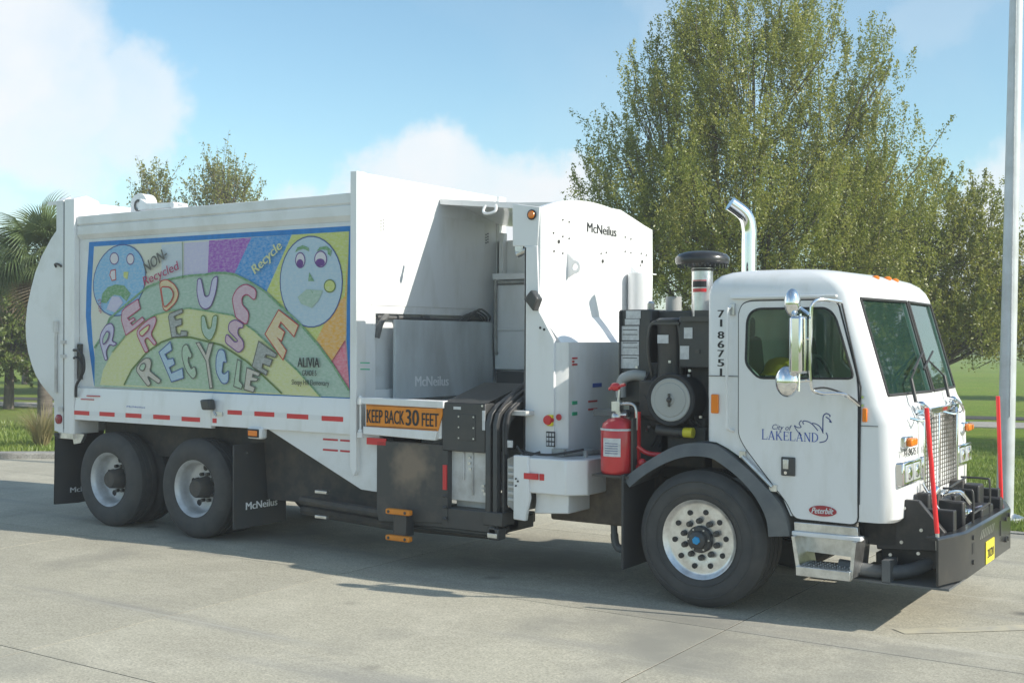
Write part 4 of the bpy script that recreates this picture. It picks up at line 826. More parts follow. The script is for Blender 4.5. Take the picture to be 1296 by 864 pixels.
def pane_pts(side, z0, z1, y0, y1, off=0.0, th=.0):
    """quad on the raked, slightly veed front"""
    out = []
    for z, y in ((z0, y0), (z0, y1), (z1, y1), (z1, y0)):
        f = (z - 1.66) / .78; xf = 1.404 + (1.178 - 1.404) * f; u_ = abs((y - YC) / (1.14 - .12)); out.append((xf + (.07 + .005 * f) * (1 - u_) + off, y, z))
    return out
PANES = [(.225, 1.19), (1.25, 2.215)]
for y0, y1 in PANES:
    b = MB(); q = pane_pts(0, 1.69, 2.40, y0, y1); lo_ = [(p[0] - .35, p[1], p[2]) for p in q]; hi_ = [(p[0] + .25, p[1], p[2]) for p in q]
    b.add(lo_ + hi_, [(0, 1, 2, 3), (7, 6, 5, 4), (0, 4, 5, 1), (1, 5, 6, 2), (2, 6, 7, 3), (3, 7, 4, 0)]); cuts.append(cutter(b))
for c_ in cuts:
    md = cabo.modifiers.new('cut', 'BOOLEAN'); md.object = c_; md.operation = 'DIFFERENCE'; md.solver = 'EXACT'
bpy.context.view_layer.update()
dg = bpy.context.evaluated_depsgraph_get(); me2 = bpy.data.meshes.new_from_object(cabo.evaluated_get(dg)); cabo.modifiers.clear(); cabo.data = me2
me2.polygons.foreach_set('use_smooth', [True] * len(me2.polygons)); me2.set_sharp_from_angle(angle=rad(32))
for c_ in tmpc: bpy.data.objects.remove(c_)
# windscreen panes with rubber surround
for y0, y1 in PANES:
    q = pane_pts(0, 1.685, 2.405, y0 - .004, y1 + .004, -.012); q2 = [(p[0] - .006, p[1], p[2]) for p in q]
    wp_ = MB().add(q + q2, [(0, 1, 2, 3), (7, 6, 5, 4), (0, 4, 5, 1), (1, 5, 6, 2), (2, 6, 7, 3), (3, 7, 4, 0)]).build('windscreen_pane', M['windscreen'], T, smooth=0)
    q = pane_pts(0, 1.69, 2.40, y0, y1, .004); b = MB()
    for i in range(4): b.tube([q[i], q[(i + 1) % 4]], .011, 6)
    b.build('windscreen_seal', M['rubber'], wp_)
# doors (near and far side)
DOOR = [(.308, 1.36), (.306, 2.30), (.335, 2.365), (.40, 2.385), (1.02, 2.385), (1.075, 2.355), (1.215, 1.83), (1.225, 1.70), (1.225, .755), (.752, .76), (.70, .87), (.62, .96), (.36, 1.27)]
DOOR = round_poly(DOOR, .05, 3); WIN = round_poly(WIN, .045, 3)
def door(y, s):
    b = MB()
    n1, n2 = len(DOOR), len(WIN)
    bm = bmesh.new()
    for yy_ in (y, y + .012 * s):
        loops = []
        for poly in (DOOR, WIN):
            vs = [bm.verts.new((p[0], yy_, p[1])) for p in poly]
            loops.append([bm.edges.new((vs[i], vs[(i + 1) % len(vs)])) for i in range(len(vs))])
        bmesh.ops.triangle_fill(bm, edges=loops[0] + loops[1], use_beauty=True)
    bm.verts.ensure_lookup_table(); h = n1 + n2
    for base, cnt in ((0, n1), (n1, n2)):
        for i in range(cnt):
            a, c_ = base + i, base + (i + 1) % cnt; bm.faces.new((bm.verts[a], bm.verts[c_], bm.verts[c_ + h], bm.verts[a + h]))
    bm.verts.index_update(); b.v = [tuple(v.co) for v in bm.verts]; b.f = [tuple(v.index for v in f.verts) for f in bm.faces]; bm.free()
    d = b.build('cab_door', M['white'], T, smooth=0)
    sb = MB(); cx, cz = .78, 1.6; stroke_mb(sb, DOOR, .022, y + .0118 * s if s > 0 else y - .0118); sb.build('door_seal', M['rubber'], d, smooth=0, fix=False)
    sb = MB(); sb2 = [Vector((p[0], y - .001 * s if False else y, p[1])) for p in WIN]
    for i in range(len(WIN)): sb.tube([(WIN[i][0], y + .002, WIN[i][1]), (WIN[(i + 1) % len(WIN)][0], y + .002, WIN[(i + 1) % len(WIN)][1])], .009, 6)
    sb.build('window_seal', M['rubber'], d)
    MB().prism(WIN, y + .006 * s, y + .010 * s, 'y').build('side_window', M['window'], d, smooth=0)
    b2 = MB(); b2.box(.80, .815, y + .012, y + .03, 1.83, 2.32) if s > 0 else b2.box(.80, .815, y - .03, y - .012, 1.83, 2.32); b2.build('window_divider', M['rubber'], d)
    return d
dn = door(.066, 1); door(2.374, -1)
b = MB()
for p0, p1 in (((.30, 2.41), (1.06, 2.41)),): b.box(p0[0] - .06, p1[0] + .01, .045, .085, 2.405, 2.425)
b.build('drip_rail', M['white'], T, bevel=.004)
ys = .064
h_ = box('door_handle', M['black'], dn, .652, .762, .052, .066, 1.075, 1.215, .02); box('handle_paddle', M['alu'], dn, .668, .712, .046, .054, 1.125, 1.20, .008)
MB().lathe([(0, .014), (-.006, .012), (-.006, 0)], (.69, .052, 1.098), 'y', 12).build('door_lock', M['chrome'], dn)
ov = MB().lathe([(0, 1), (-.008, .97), (-.010, 0)], (0, 0, 0), 'y', 32); ov.v = [(.97 + x * .105, .066 + y, .833 + z * .040) for x, y, z in ov.v]; ov.build('oval_badge', M['oval'], dn)
text('Peterbilt', M['tapewhite'], dn, (.888, .0545, .812), .165, .044, shear=.35, bold=.02, ax=(1, 0, .02))
text('City of', M['navyink'], dn, (.578, ys, 1.405), .155, .052, shear=.3, bold=.004, ax=(1, 0, -.02))
# serif capitals drawn as strokes
SER = {'L': ([((.15, 0), (.15, 1), .17), ((.15, .03), (.85, .03), .07), ((.85, 0), (.9, .28), .06), ((0, .97), (.38, .97), .06), ((0, .03), (.3, .03), .06)], .95),
       'A': ([((.08, 0), (.5, 1), .08), ((.5, 1), (.95, 0), .18), ((.26, .34), (.75, .34), .06), ((-.05, .03), (.26, .03), .06), ((.74, .03), (1.12, .03), .06)], 1.12),
       'K': ([((.15, 0), (.15, 1), .17), ((.22, .45), (.8, .97), .08), ((.4, .55), (.95, 0), .17), ((0, .97), (.34, .97), .06), ((0, .03), (.34, .03), .06), ((.6, .97), (1.0, .97), .06), ((.75, .03), (1.12, .03), .06)], 1.12),
       'E': ([((.15, 0), (.15, 1), .17), ((.1, .97), (.8, .97), .07), ((.1, .52), (.6, .52), .06), ((.1, .03), (.85, .03), .07), ((.8, .97), (.8, .78), .06), ((.85, .03), (.88, .24), .06), ((.62, .62), (.62, .42), .05)], .92),
       'N': ([((.14, 0), (.14, 1), .08), ((.14, 1), (.92, 0), .17), ((.92, 0), (.92, 1), .08), ((-.02, .97), (.25, .97), .06), ((-.02, .03), (.32, .03), .06), ((.74, .97), (1.1, .97), .06)], 1.1),
       'D': ([((.15, 0), (.15, 1), .17), ((.1, .97), (.5, .97), .07), ((.1, .03), (.5, .03), .07), ((.5, .97), (.85, .8), .11), ((.85, .8), (.98, .5), .16), ((.98, .5), (.85, .2), .16), ((.85, .2), (.5, .03), .11), ((0, .97), (.2, .97), .06), ((0, .03), (.2, .03), .06)], 1.1)}
def serif_word(s, x, z, h, w, y, m, parent):
    tot = sum(SER[c][1] for c in s) + .13 * (len(s) - 1); k = w / tot; cx = x
    for c in s:
        b = MB()
        for a, e, t in SER[c][0]: stroke_mb(b, [(cx + a[0] * k, z + a[1] * h), (cx + e[0] * k, z + e[1] * h)], t * k * 1.05, y, False)
        b.build('lettering', m, parent, smooth=0, fix=False); cx += (SER[c][1] + .13) * k; h_mul = 1
        if c == 'L' and cx < x + .08: h = h * .86
serif_word('LAKELAND', .497, 1.338, .078, .44, ys, M['blueink'], dn)
def PZ(px, py): return (.577 + (px - 375) * .000423 * 1.0, 1.600 - (py - 165) * .000452)
def sw(pts, w_=.006):
    b = MB(); stroke_mb(b, [(p.x, p.z) for p in smoothpts([(PZ(*q)[0], 0, PZ(*q)[1]) for q in pts], 4)], w_, ys, False); b.build('swan_emblem', M['navyink'], dn, smooth=0, fix=False)
# the swan, in side-panel metres
def swz(pts, w_=.006):
    q = [(.495 + (a - 250) / 700 * .437, 1.407 - (c - 437) / 115 * .072) for a, c in pts]
    b = MB(); stroke_mb(b, [(p.x, p.z) for p in smoothpts([(x, 0, z) for x, z in q], 4)], w_, ys, False); b.build('swan_emblem', M['navyink'], dn, smooth=0, fix=False)
swz([(750, 475), (700, 430), (662, 365), (700, 385), (745, 378), (720, 340), (740, 305), (755, 305)]); swz([(775, 345), (765, 315), (790, 303), (850, 318), (900, 355), (950, 412)], .007)
swz([(880, 325), (930, 335), (980, 370), (1015, 440)], .007); swz([(1010, 425), (1010, 320), (1015, 240), (1050, 205), (1095, 225), (1090, 245)], .008)
swz([(1045, 245), (1085, 270), (1110, 305), (1085, 295)], .008); swz([(1050, 430), (1068, 480), (1040, 530), (970, 550)], .007)
# unit number up the back edge
zc = 2.265
for ch, dz in zip('7186751', (0, .072, .165, .237, .309, .380, .452)):
    text(ch, M['ink'], T, (.125 if ch != '1' else .145, .0785, zc - dz), .05 if ch != '1' else .020, .056, bold=.02 if ch != '1' else .004, name='unit_number')
tube('grab_rail', M['white'], T, smoothpts([(.255, .08, 2.36), (.24, .03, 2.33), (.232, .02, 2.25), (.228, .02, 1.5), (.235, .03, 1.41), (.26, .08, 1.39)], 4), .012, 8)
box('grab_rail_bracket', M['alu'], T, .235, .275, .05, .085, 2.28, 2.37, .004)
b = MB(); b.tube([(.345, .05, 1.20), (.585, .05, .985)], .016, 8); b.box(.32, .37, .05, .085, 1.19, 1.24); b.box(.56, .62, .05, .085, .95, 1.0); b.build('lower_grab_rail', M['alu'], T)
box('side_marker', M['amber'], T, .075, .14, .064, .082, 1.52, 1.668, .008)
box('side_marker', M['amber'], T, 1.258, 1.295, .064, .082, 1.50, 1.60, .008)
b = MB(); b.box(.03, .30, .074, .081, 1.808, 1.813); b.box(1.235, 1.37, .074, .081, 1.47, 1.474); b.build('body_seam', M['rubber'], T, smooth=0)
b = MB(); b.tube([(1.235, .075, .9), (1.245, .075, 1.75), (1.105, .075, 2.36)], .007, 6); b.build('door_hinge_line', M['rubber'], T)
for z in (1.68, 1.62): MB().lathe([(0, .014), (-.012, .01), (-.012, 0)], (1.262, .078, z), 'y', 12).build('body_rivet', M['chrome'], T)
# roof marker lamps
for y in (.34, .95, 1.22, 1.49, 2.1):
    u_ = 1 - abs((y - YC) / 1.0); x = 1.045 + .06 * u_ - (.03 if y in (.34, 2.1) else 0); b = MB().ball((x, y, 2.57 + .018 * u_ - (.005 if y in (.34, 2.1) else 0)), .036, .028, .022, 10, 6); b.build('roof_marker_lamp', M['amber'], T)
# fender
FO = [(-.655, .94), (-.64, .985), (-.53, 1.07), (-.405, 1.15), (-.29, 1.215), (-.183, 1.262), (-.05, 1.283), (.107, 1.283), (.21, 1.235), (.40, 1.105), (.54, .98), (.65, .865), (.70, .76), (.728, .629)]
FI = [(-.60, .90), (-.585, .915), (-.48, 1.0), (-.36, 1.075), (-.25, 1.13), (-.13, 1.17), (-.03, 1.185), (.09, 1.18), (.17, 1.15), (.33, 1.045), (.45, .93), (.53, .81), (.565, .715), (.575, .615)]
FO = [(p.x, p.z) for p in smoothpts([(a, 0, c) for a, c in FO], 3)]; FI = [(p.x, p.z) for p in smoothpts([(a, 0, c) for a, c in FI], 3)]
b = MB(); vs = []; n = len(FO)
for o_, i_ in zip(FO, FI): vs += [(o_[0], .03, o_[1]), (i_[0], .0, i_[1]), (i_[0], .03, i_[1]), (o_[0] * .97 + i_[0] * .03, .62, o_[1] * .97 + i_[1] * .03 - .01), (o_[0], .62, o_[1])]
fs = []
for k in range(n - 1):
    for j in range(5): fs.append((k * 5 + j, k * 5 + (j + 1) % 5, k * 5 + 5 + (j + 1) % 5, k * 5 + 5 + j))
b.add(vs, fs + [(0, 1, 2, 3, 4), tuple(range(5 * n - 5, 5 * n))]); b.build('fender', M['fender'], T, smooth=50)
b = MB(); vs = []
for o_, i_ in zip(FO, FI): vs += [(o_[0], 2.41, o_[1]), (i_[0], 2.44, i_[1]), (i_[0], 2.41, i_[1]), (o_[0], 1.82, o_[1] - .01), (o_[0], 1.82, o_[1])]
b.add(vs, fs); b.build('fender', M['fender'], T, smooth=50)
b = MB(); b.box(-.02, .22, .30, .62, 1.06, 1.20); b.box(-.35, .75, .70, .76, .75, 1.30); b.build('wheel_well', M['rust'], T, bevel=.01)
# interior
b = MB(); b.box(.1, 1.35, .14, 2.3, .93, 1.02); b.box(.12, .62, .95, 1.5, 1.02, 1.45); b.build('cab_floor', M['seat'], T)
b = MB(); b.prism([(.85, 1.02), (.85, 1.62), (1.0, 1.70), (1.28, 1.66), (1.38, 1.5), (1.38, 1.02)], .16, 2.28, 'y'); b.build('dashboard', M['dash'], T, bevel=.03)
for y in (.32, 1.62):
    b = MB(); b.box(.22, .70, y, y + .48, 1.30, 1.46); b.prism([(.16, 1.4), (.30, 1.4), (.22, 2.12), (.12, 2.12)], y + .02, y + .46, 'y'); b.box(.10, .20, y + .1, y + .38, 2.10, 2.28); b.build('cab_seat', M['seat'], T, bevel=.04)
    c_ = Vector((.80, y + .24, 1.78)); sw_ = []
    for k in range(25):
        t = 2 * math.pi * k / 24; sw_.append(c_ + Vector((-.13 * math.sin(t) * .5, .21 * math.cos(t), .19 * math.sin(t))))
    b = MB(); b.tube(sw_, .015, 7); b.tube([c_, c_ + Vector((.15, 0, -.25))], .03, 8); b.tube([sw_[0], sw_[12]], .013, 6); b.build('steering_wheel', M['black'], T)
b = MB(); b.tube([(.60, .52, 2.0), (.60, .52, 1.5)], .012, 6); b.box(.95, 1.25, .9, 1.6, 1.66, 1.72); b.box(1.0, 1.05, 1.0, 1.5, 2.36, 2.44); b.build('cab_fittings', M['label'], T)
b = MB(); b.box(.11, .14, .35, 2.1, 1.5, 1.62); b.build('rear_wall_trim', M['dash'], T)
# grille, lamps, front details
gx = 1.515
b = MB()
for k in range(15): b.box(gx - .012, gx + .006, .735 + k * .065, .743 + k * .065, .93, 1.50)
for k in range(17): b.box(gx - .010, gx + .003, .70, 1.68, .935 + k * .034, .941 + k * .034)
gr = b.build('grille', M['grille'], T, smooth=0)
box('radiator_core', M['chassis'], gr, gx - .06, gx - .02, .68, 1.70, .90, 1.52, .004)
b = MB(); b.box(gx - .04, gx + .035, .66, .70, .88, 1.53); b.box(gx - .04, gx + .035, 1.68, 1.72, .88, 1.53); b.box(gx - .04, gx + .04, .66, 1.72, 1.53, 1.575); b.box(gx - .04, gx + .03, .66, 1.72, .86, .885); b.box(gx - .01, gx + .02, 1.17, 1.19, .9, 1.53)
b.build('grille_surround', M['chrome'], gr, bevel=.008)
for y0, s in ((.15, 1), (1.80, -1)):
    hb = box('headlight_bezel', M['chrome'], T, 1.44, 1.535, y0, y0 + .48, 1.04, 1.215, .015)
    for k in range(2):
        hl = MB().box(1.53, 1.542, y0 + .05 + k * .20, y0 + .225 + k * .20, 1.065, 1.19).build('headlight', M['lens'], hb, bevel=.01)
        yc_ = y0 + .1375 + k * .20
        MB().ball((1.543, yc_, 1.128), .012, .05, .048, 18, 10).build('lamp_reflector', M['chrome'], hb)
    yy_ = .22 if s == 1 else 2.02
    sb_ = box('signal_bezel', M['chrome'], T, 1.46, 1.53, yy_, yy_ + .2, 1.31, 1.395, .012); box('turn_signal', M['amber'], sb_, 1.528, 1.57, yy_ + .02, yy_ + .18, 1.322, 1.383, .015)
text('71 86751', M['ink'], T, (1.522, .18, 1.255), .38, .055, ax=(0, 1, -.03), bold=.03, name='unit_number')
b = MB()
for yy_ in (.62, 1.60):
    b.tube(smoothpts([(1.50, yy_, 1.62), (1.57, yy_, 1.60), (1.60, yy_ + .05, 1.54), (1.57, yy_ + .12, 1.50), (1.50, yy_ + .15, 1.52), (1.50, yy_ + .1, 1.60)], 4), .012, 7); b.ball((1.52, yy_ + .05, 1.60), .035)
    b.tube(smoothpts([(1.50, yy_ - .2, 1.52), (1.58, yy_ - .12, 1.50), (1.56, yy_, 1.56)], 4), .010, 7)
b.build('mirror_stay', M['chrome'], T)
for y0, y1 in ((.60, .98), (1.60, 1.28)):
    b = MB(); b.tube([(1.50, y0, 1.63), (1.475, y0 + .02, 1.72), (1.452, y0 + .04, 1.80)], .014, 7); b.tube([(1.452, y0 + .04, 1.80), (1.42, y1, 1.93)], .007, 6); b.tube([(1.445, y1 - .25, 1.865), (1.40, y1 + .2, 2.0)], .009, 6); b.build('wiper', M['cable'], T)
# mirrors
m_y = -.17
mh = box('mirror_head', M['chrome'], T, .845, .935, m_y - .13, m_y + .10, 1.85, 2.265, .02)
box('mirror_glass', M['lens'], mh, .838, .846, m_y - .115, m_y + .085, 1.87, 2.25, .004)
for z, rr, yy_ in ((2.36, .095, m_y - .04), (1.79, .105, m_y - .05)):
    MB().ball((.80 if z < 2 else .835, yy_, z), .088 if z < 2 else .058, .07, rr * 1.1, 24, 14).build('round_mirror', M['chrome'], mh, smooth=80)
b = MB(); b.tube(smoothpts([(1.10, .07, 2.37), (1.02, -.08, 2.385), (.97, -.15, 2.36), (.955, -.16, 2.25), (.955, -.16, 1.80), (1.0, -.12, 1.71), (1.15, -.02, 1.70), (1.24, .075, 1.62)], 5), .013, 8)
b.tube([(.955, -.16, 2.1), (.90, -.17, 2.1)], .012, 6); b.tube([(.88, -.17, 2.28), (.88, -.20, 1.72)], .010, 6); b.tube([(.955, -.16, 2.27), (.85, -.19, 2.35)], .012, 6); b.tube([(.955, -.16, 1.8), (.85, -.2, 1.79)], .012, 6)
b.build('mirror_arm', M['chrome'], T)
tube('mirror_cable', M['cable'], T, smoothpts([(.97, -.13, 1.74), (1.05, -.08, 1.745), (1.18, .0, 1.69), (1.25, .07, 1.62)], 5), .007, 6)
b = MB(); b.tube(smoothpts([(1.13, 2.37, 2.37), (1.02, 2.55, 2.38), (.96, 2.62, 2.2), (.96, 2.62, 1.85), (1.1, 2.45, 1.7)], 5), .013, 8); b.box(.86, .92, 2.5, 2.74, 1.86, 2.26); b.build('far_mirror', M['chrome'], T)
# steps
st_ = MB(); st_.prism([(.745, .735), (1.225, .735), (1.235, .665), (.75, .665)], .07, .12, 'y')
st = st_.build('step_well', M['alu'], T, bevel=.006)
box('step_sill', M['white'], T, .74, 1.26, .045, .13, .635, .668, .006)
b = MB(); b.prism([(.76, .635), (1.235, .635), (1.20, .49), (.80, .50)], .20, .215, 'y'); b.build('step_riser', M['alu'], st)
b = MB(); b.prism([(.755, .635), (.78, .635), (.83, .37), (.80, .355)], .0, .35, 'y'); b.prism([(1.21, .635), (1.24, .635), (1.215, .37), (1.19, .355)], .0, .35, 'y'); b.build('step_side', M['alu'], st)
b = MB(); b.box(.80, 1.205, -.03, .02, .355, .425); b.box(.80, 1.205, .02, .30, .40, .42); tr_ = b.build('step_tread', M['alu'], st, bevel=.004)
b = MB()
for i in range(11):
    for j in range(6): b.ball((.825 + i * .036, -.01 + j * .05, .424), .008, .008, .006, 6, 3)
b.build('tread_studs', M['alu'], st)
# front bumper and what sits behind it
prof = [(1.80, .06), (1.905, .45), (1.905, 1.99), (1.80, 2.38)]
b = MB(); vs = []
for x, y in prof: vs += [(x, y, .375), (x, y, .70), (x - .02, y, .715), (x - .09, y, .715), (x - .09, y, .70), (x - .018, y, .69), (x - .018, y, .375)]
fs = []
for i in range(3):
    for j in range(7): fs.append((i * 7 + j, i * 7 + (j + 1) % 7, i * 7 + 7 + (j + 1) % 7, i * 7 + 7 + j))
b.add(vs, fs + [tuple(range(7)), tuple(range(21, 28))]); bu = b.build('front_bumper', M['bumper'], T, bevel=.004, smooth=25)
pl = MB().box(1.905, 1.911, 1.05, 1.34, .385, .555).build('yellow_placard', M['yellow'], bu); text('2020', M['ink'], pl, (1.9125, 1.085, .425), .22, .07, ax=(0, 1, 0), bold=.03); text('CITY FLEET', M['ink'], pl, (1.9125, 1.10, .515), .19, .02, ax=(0, 1, 0), bold=.01) if False else None
b = MB()
for y, z in ((.62, .65), (.62, .47), (1.78, .64), (1.86, .47), (1.78, .47), (1.9, .66)): b.cyl((1.903, y, z), (1.918, y, z), .018, n=10)
b.build('bumper_bolts', M['nut'], bu)
b = MB(); b.box(1.904, 1.908, .60, .66, .53, .61); b.box(1.904, 1.908, 1.58, 1.61, .53, .65); b.build('bumper_slots', M['ink'], bu)
b = MB()
for k in range(8): b.add([(1.9065, .86 + k * .06, .60), (1.9065, .885 + k * .06, .60), (1.9065, .945 + k * .06, .665), (1.9065, .92 + k * .06, .665)], [(0, 1, 2, 3)])
b.build('hatched_decal', M['alu'], bu, smooth=0, fix=False)
for y0, x0_, dx_ in ((.10, 1.80, -.05), (2.25, 1.80, -.01)):
    o_ = tube('marker_rod', M['redrod'], T, [(x0_ - .02, y0, .74), (x0_ + dx_ - .02, y0 - .10, 1.62)], .0165, 8); cyl('rod_base', M['alu'], o_, (x0_ - .015, y0, .62), (x0_ - .02, y0, .75), .014, n=8)
b = MB(); b.box(1.30, 1.82, .42, .50, .42, .86); b.box(1.30, 1.82, 1.94, 2.02, .42, .86); b.prism([(1.25, .93), (1.60, .93), (1.80, .70), (1.80, .58), (1.3, .55)], .30, .36, 'y'); b.box(1.35, 1.75, .5, 1.95, .46, .52); b.box(1.2, 1.45, .30, .45, .58, .76)
b.build('bumper_bracket', M['frontblack'], T, bevel=.008)
b = MB()
for x, z in ((1.4, .86), (1.5, .87), (1.62, .72), (1.48, .62), (1.4, .52), (1.6, .55)): b.cyl((x, .292, z), (x, .302, z), .013, n=8)
b.build('bracket_bolts', M['alu'], T)
b = MB(); b.box(1.58, 1.80, .80, .88, .66, .88); b.box(1.52, 1.62, .52, .60, .72, .96); b.box(1.62, 1.84, 1.25, 1.65, .66, .78); b.box(1.60, 1.74, 1.60, 1.78, .70, .92); b.cyl((1.60, .90, .84), (1.60, 1.6, .86), .035, n=12); b.box(1.56, 1.66, 1.15, 1.35, .72, .88); b.box(1.52, 1.86, 1.85, 1.93, .60, .80); b.build('fork_mount', M['frontblack'], T, bevel=.014)
b = MB(); b.ball((1.72, 1.02, .77), .065, .07, .055); b.cyl((1.56, .66, .88), (1.62, .74, .98), .035, n=12); b.ball((1.70, 1.14, .80), .045); b.cyl((1.72, 1.2, .74), (1.80, 1.4, .76), .03, n=12); b.tube(smoothpts([(1.54, .62, 1.02), (1.60, .66, .90), (1.68, .72, .76)], 4), .014, 8); b.tube(smoothpts([(1.60, 1.0, .90), (1.70, 1.1, .92), (1.76, 1.2, .82)], 4), .016, 8); b.build('bright_couplings', M['chrome'], T)
b = MB(); b.tube(smoothpts([(1.62, .92, .96), (1.80, .92, .96), (1.84, .92, .93), (1.84, .92, .70)], 4), .009, 7); b.tube(smoothpts([(1.62, 1.5, .99), (1.80, 1.5, .99), (1.84, 1.5, .96), (1.84, 1.5, .70)], 4), .009, 7); b.tube([(1.84, .92, .78), (1.84, 1.5, .80)], .008, 7); b.tube([(1.66, .92, .96), (1.66, 1.5, .99)], .009, 7); b.tube([(1.52, .72, 1.05), (1.55, .72, .95), (1.66, .8, .74)], .009, 7); b.build('front_guard_hoop', M['nut'], T)
b = MB(); b.tube(smoothpts([(1.05, .2, .42), (1.4, .25, .40), (1.6, .4, .44), (1.7, .6, .55), (1.6, .8, .7)], 5), .05, 12); b.box(1.38, 1.44, .15, .34, .34, .50); b.box(1.1, 1.85, .15, .9, .33, .345); b.box(1.1, 1.5, .5, 1.6, .55, .75); b.build('front_hoses_and_tray', M['fender'], T)
b = MB(); b.ball((1.5, .62, .56), .06); b.cyl((1.55, .5, .5), (1.68, .6, .62), .045, n=10); b.box(1.25, 1.4, .45, .6, .42, .5); b.build('steering_gear', M['rust'], T)
text('i', M['ink'], T, (0, 2, 1.9), .001, .001) if False else None

# ---- engine bay between cab and hopper
pcy = .62
pc = MB().lathe([(0, .215), (.02, .225), (.055, .225), (.085, .20), (.105, .14), (.115, .06), (.115, 0)], (-.25, pcy, 2.715), 'z', 40)
pc.lathe([(0, .215), (-.01, .16), (-.03, .10)], (-.25, pcy, 2.715), 'z', 40)
pco = pc.build('intake_cap', M['bumper'], T, smooth=40)
b = MB()
for k in range(30):
    t = 2 * math.pi * k / 30; b.box(-.25 + .2 * math.cos(t) - .006, -.25 + .2 * math.cos(t) + .006, pcy + .2 * math.sin(t) - .006, pcy + .2 * math.sin(t) + .006, 2.69, 2.72)
b.build('cap_vanes', M['black'], pco)
ip = cyl('intake_pipe', M['alu'], T, (-.25, pcy, 2.28), (-.25, pcy, 2.70), .088, n=28); MB().lathe([(0, .092), (.02, .092)], (-.25, pcy, 2.66), 'z', 28).build('pipe_clamp', M['nut'], ip)
b = MB(); pts = []
for k in range(7):
    t = rad(-135 + 14 * k)
    pts.append((-.25 + .0895 * math.cos(t + rad(8)), pcy + .0895 * math.sin(t + rad(8))))
for (z0, z1, m_) in ((2.525, 2.575, 'ink'), (2.485, 2.515, 'redpaint'), (2.577, 2.585, 'redpaint')):
    b = MB(); b.v = [(p[0], p[1], z) for z in (z0, z1) for p in pts]; b.f = [(i, i + 1, i + 8, i + 7) for i in range(6)]; b.build('pipe_sticker', M[m_], ip, smooth=0, fix=False)
stp = smoothpts([(-.2, 1.5, 2.3), (-.2, 1.5, 2.9), (-.2, 1.5, 3.08), (-.23, 1.47, 3.20), (-.33, 1.38, 3.30)], 6)
tube('exhaust_stack', M['chrome'], T, stp, .066, 24, smooth=60)
MB().lathe([(0, .066), (0, .055), (-.02, .055)], (0, 0, 0), 'z', 20).v
cyl('stack_base', M['ink'], T, (-.2, 1.5, 1.4), (-.2, 1.5, 2.62), .10, n=20)
ea = box('cooler_box', M['black'], T, -.97, -.66, .50, 1.9, 1.55, 2.345, .012)
b = MB(); b.box(-.955, -.945, .47, .5, 1.58, 2.33); b.box(-.70, -.66, .47, .5, 1.9, 2.25); b.build('box_flange', M['black'], ea)
for (x0, x1, z0, z1) in ((-.90, -.76, 2.27, 2.335), (-.91, -.77, 2.215, 2.265), (-.94, -.775, 2.085, 2.205), (-.955, -.775, 1.96, 2.075), (-.955, -.775, 1.845, 1.953)): box('paper_label', M['label'], ea, x0, x1, .4935, .4985, z0, z1, 0)
b = MB()
for z in (2.17, 2.13, 2.06, 2.02, 1.93): b.box(-.93, -.79, .4925, .4933, z, z + .006)
b.build('printed_line', M['ink'], ea, smooth=0)
box('cooler_side', M['black'], T, -.66, -.35, .62, 1.9, 1.45, 2.335, .01)
b = MB().lathe([(1.72, .10), (1.74, .118), (2.2, .118), (2.225, .135), (2.255, .135), (2.27, .11), (2.275, 0)], (-.47, .50, 0), 'z', 28); cn = b.build('hydraulic_reservoir', M['black'], T, smooth=40)
box('paper_label', M['label'], cn, -.54, -.44, .372, .378, 2.06, 2.13, 0)
b = MB(); b.tube(smoothpts([(-.62, .45, 1.75), (-.64, .4, 2.0), (-.62, .4, 2.2), (-.55, .42, 2.25)], 4), .014, 7); b.tube(smoothpts([(-.36, .45, 1.7), (-.34, .4, 2.0), (-.36, .4, 2.2), (-.42, .42, 2.25)], 4), .014, 7); b.box(-.6, -.34, .36, .40, 2.215, 2.235); b.build('reservoir_bracket', M['nut'], cn)
cyl('filter_canister', M['filter'], T, (-.60, .8, 2.33), (-.60, .8, 2.46), .068, n=20); b = MB().lathe([(2.34, .03), (2.40, .035), (2.42, .02)], (-.75, .66, 0), 'z', 14); b.build('filler_cap', M['alu'], T)
eb = box('engine_cover_box', M['black'], T, -.35, -.06, .38, 1.6, 1.86, 2.28, .014)
for (x0, x1, z0, z1) in ((-.30, -.225, 2.10, 2.19), (-.335, -.255, 1.93, 2.04)): box('paper_label', M['label'], eb, x0, x1, .373, .379, z0, z1, 0)
b = MB(); b.box(-.31, -.06, .34, .38, 2.24, 2.28); b.box(-.2, -.16, .37, .38, 1.98, 2.01); b.box(-.22, -.05, .4, .5, 2.28, 2.33); b.build('cover_fittings', M['nut'], eb)
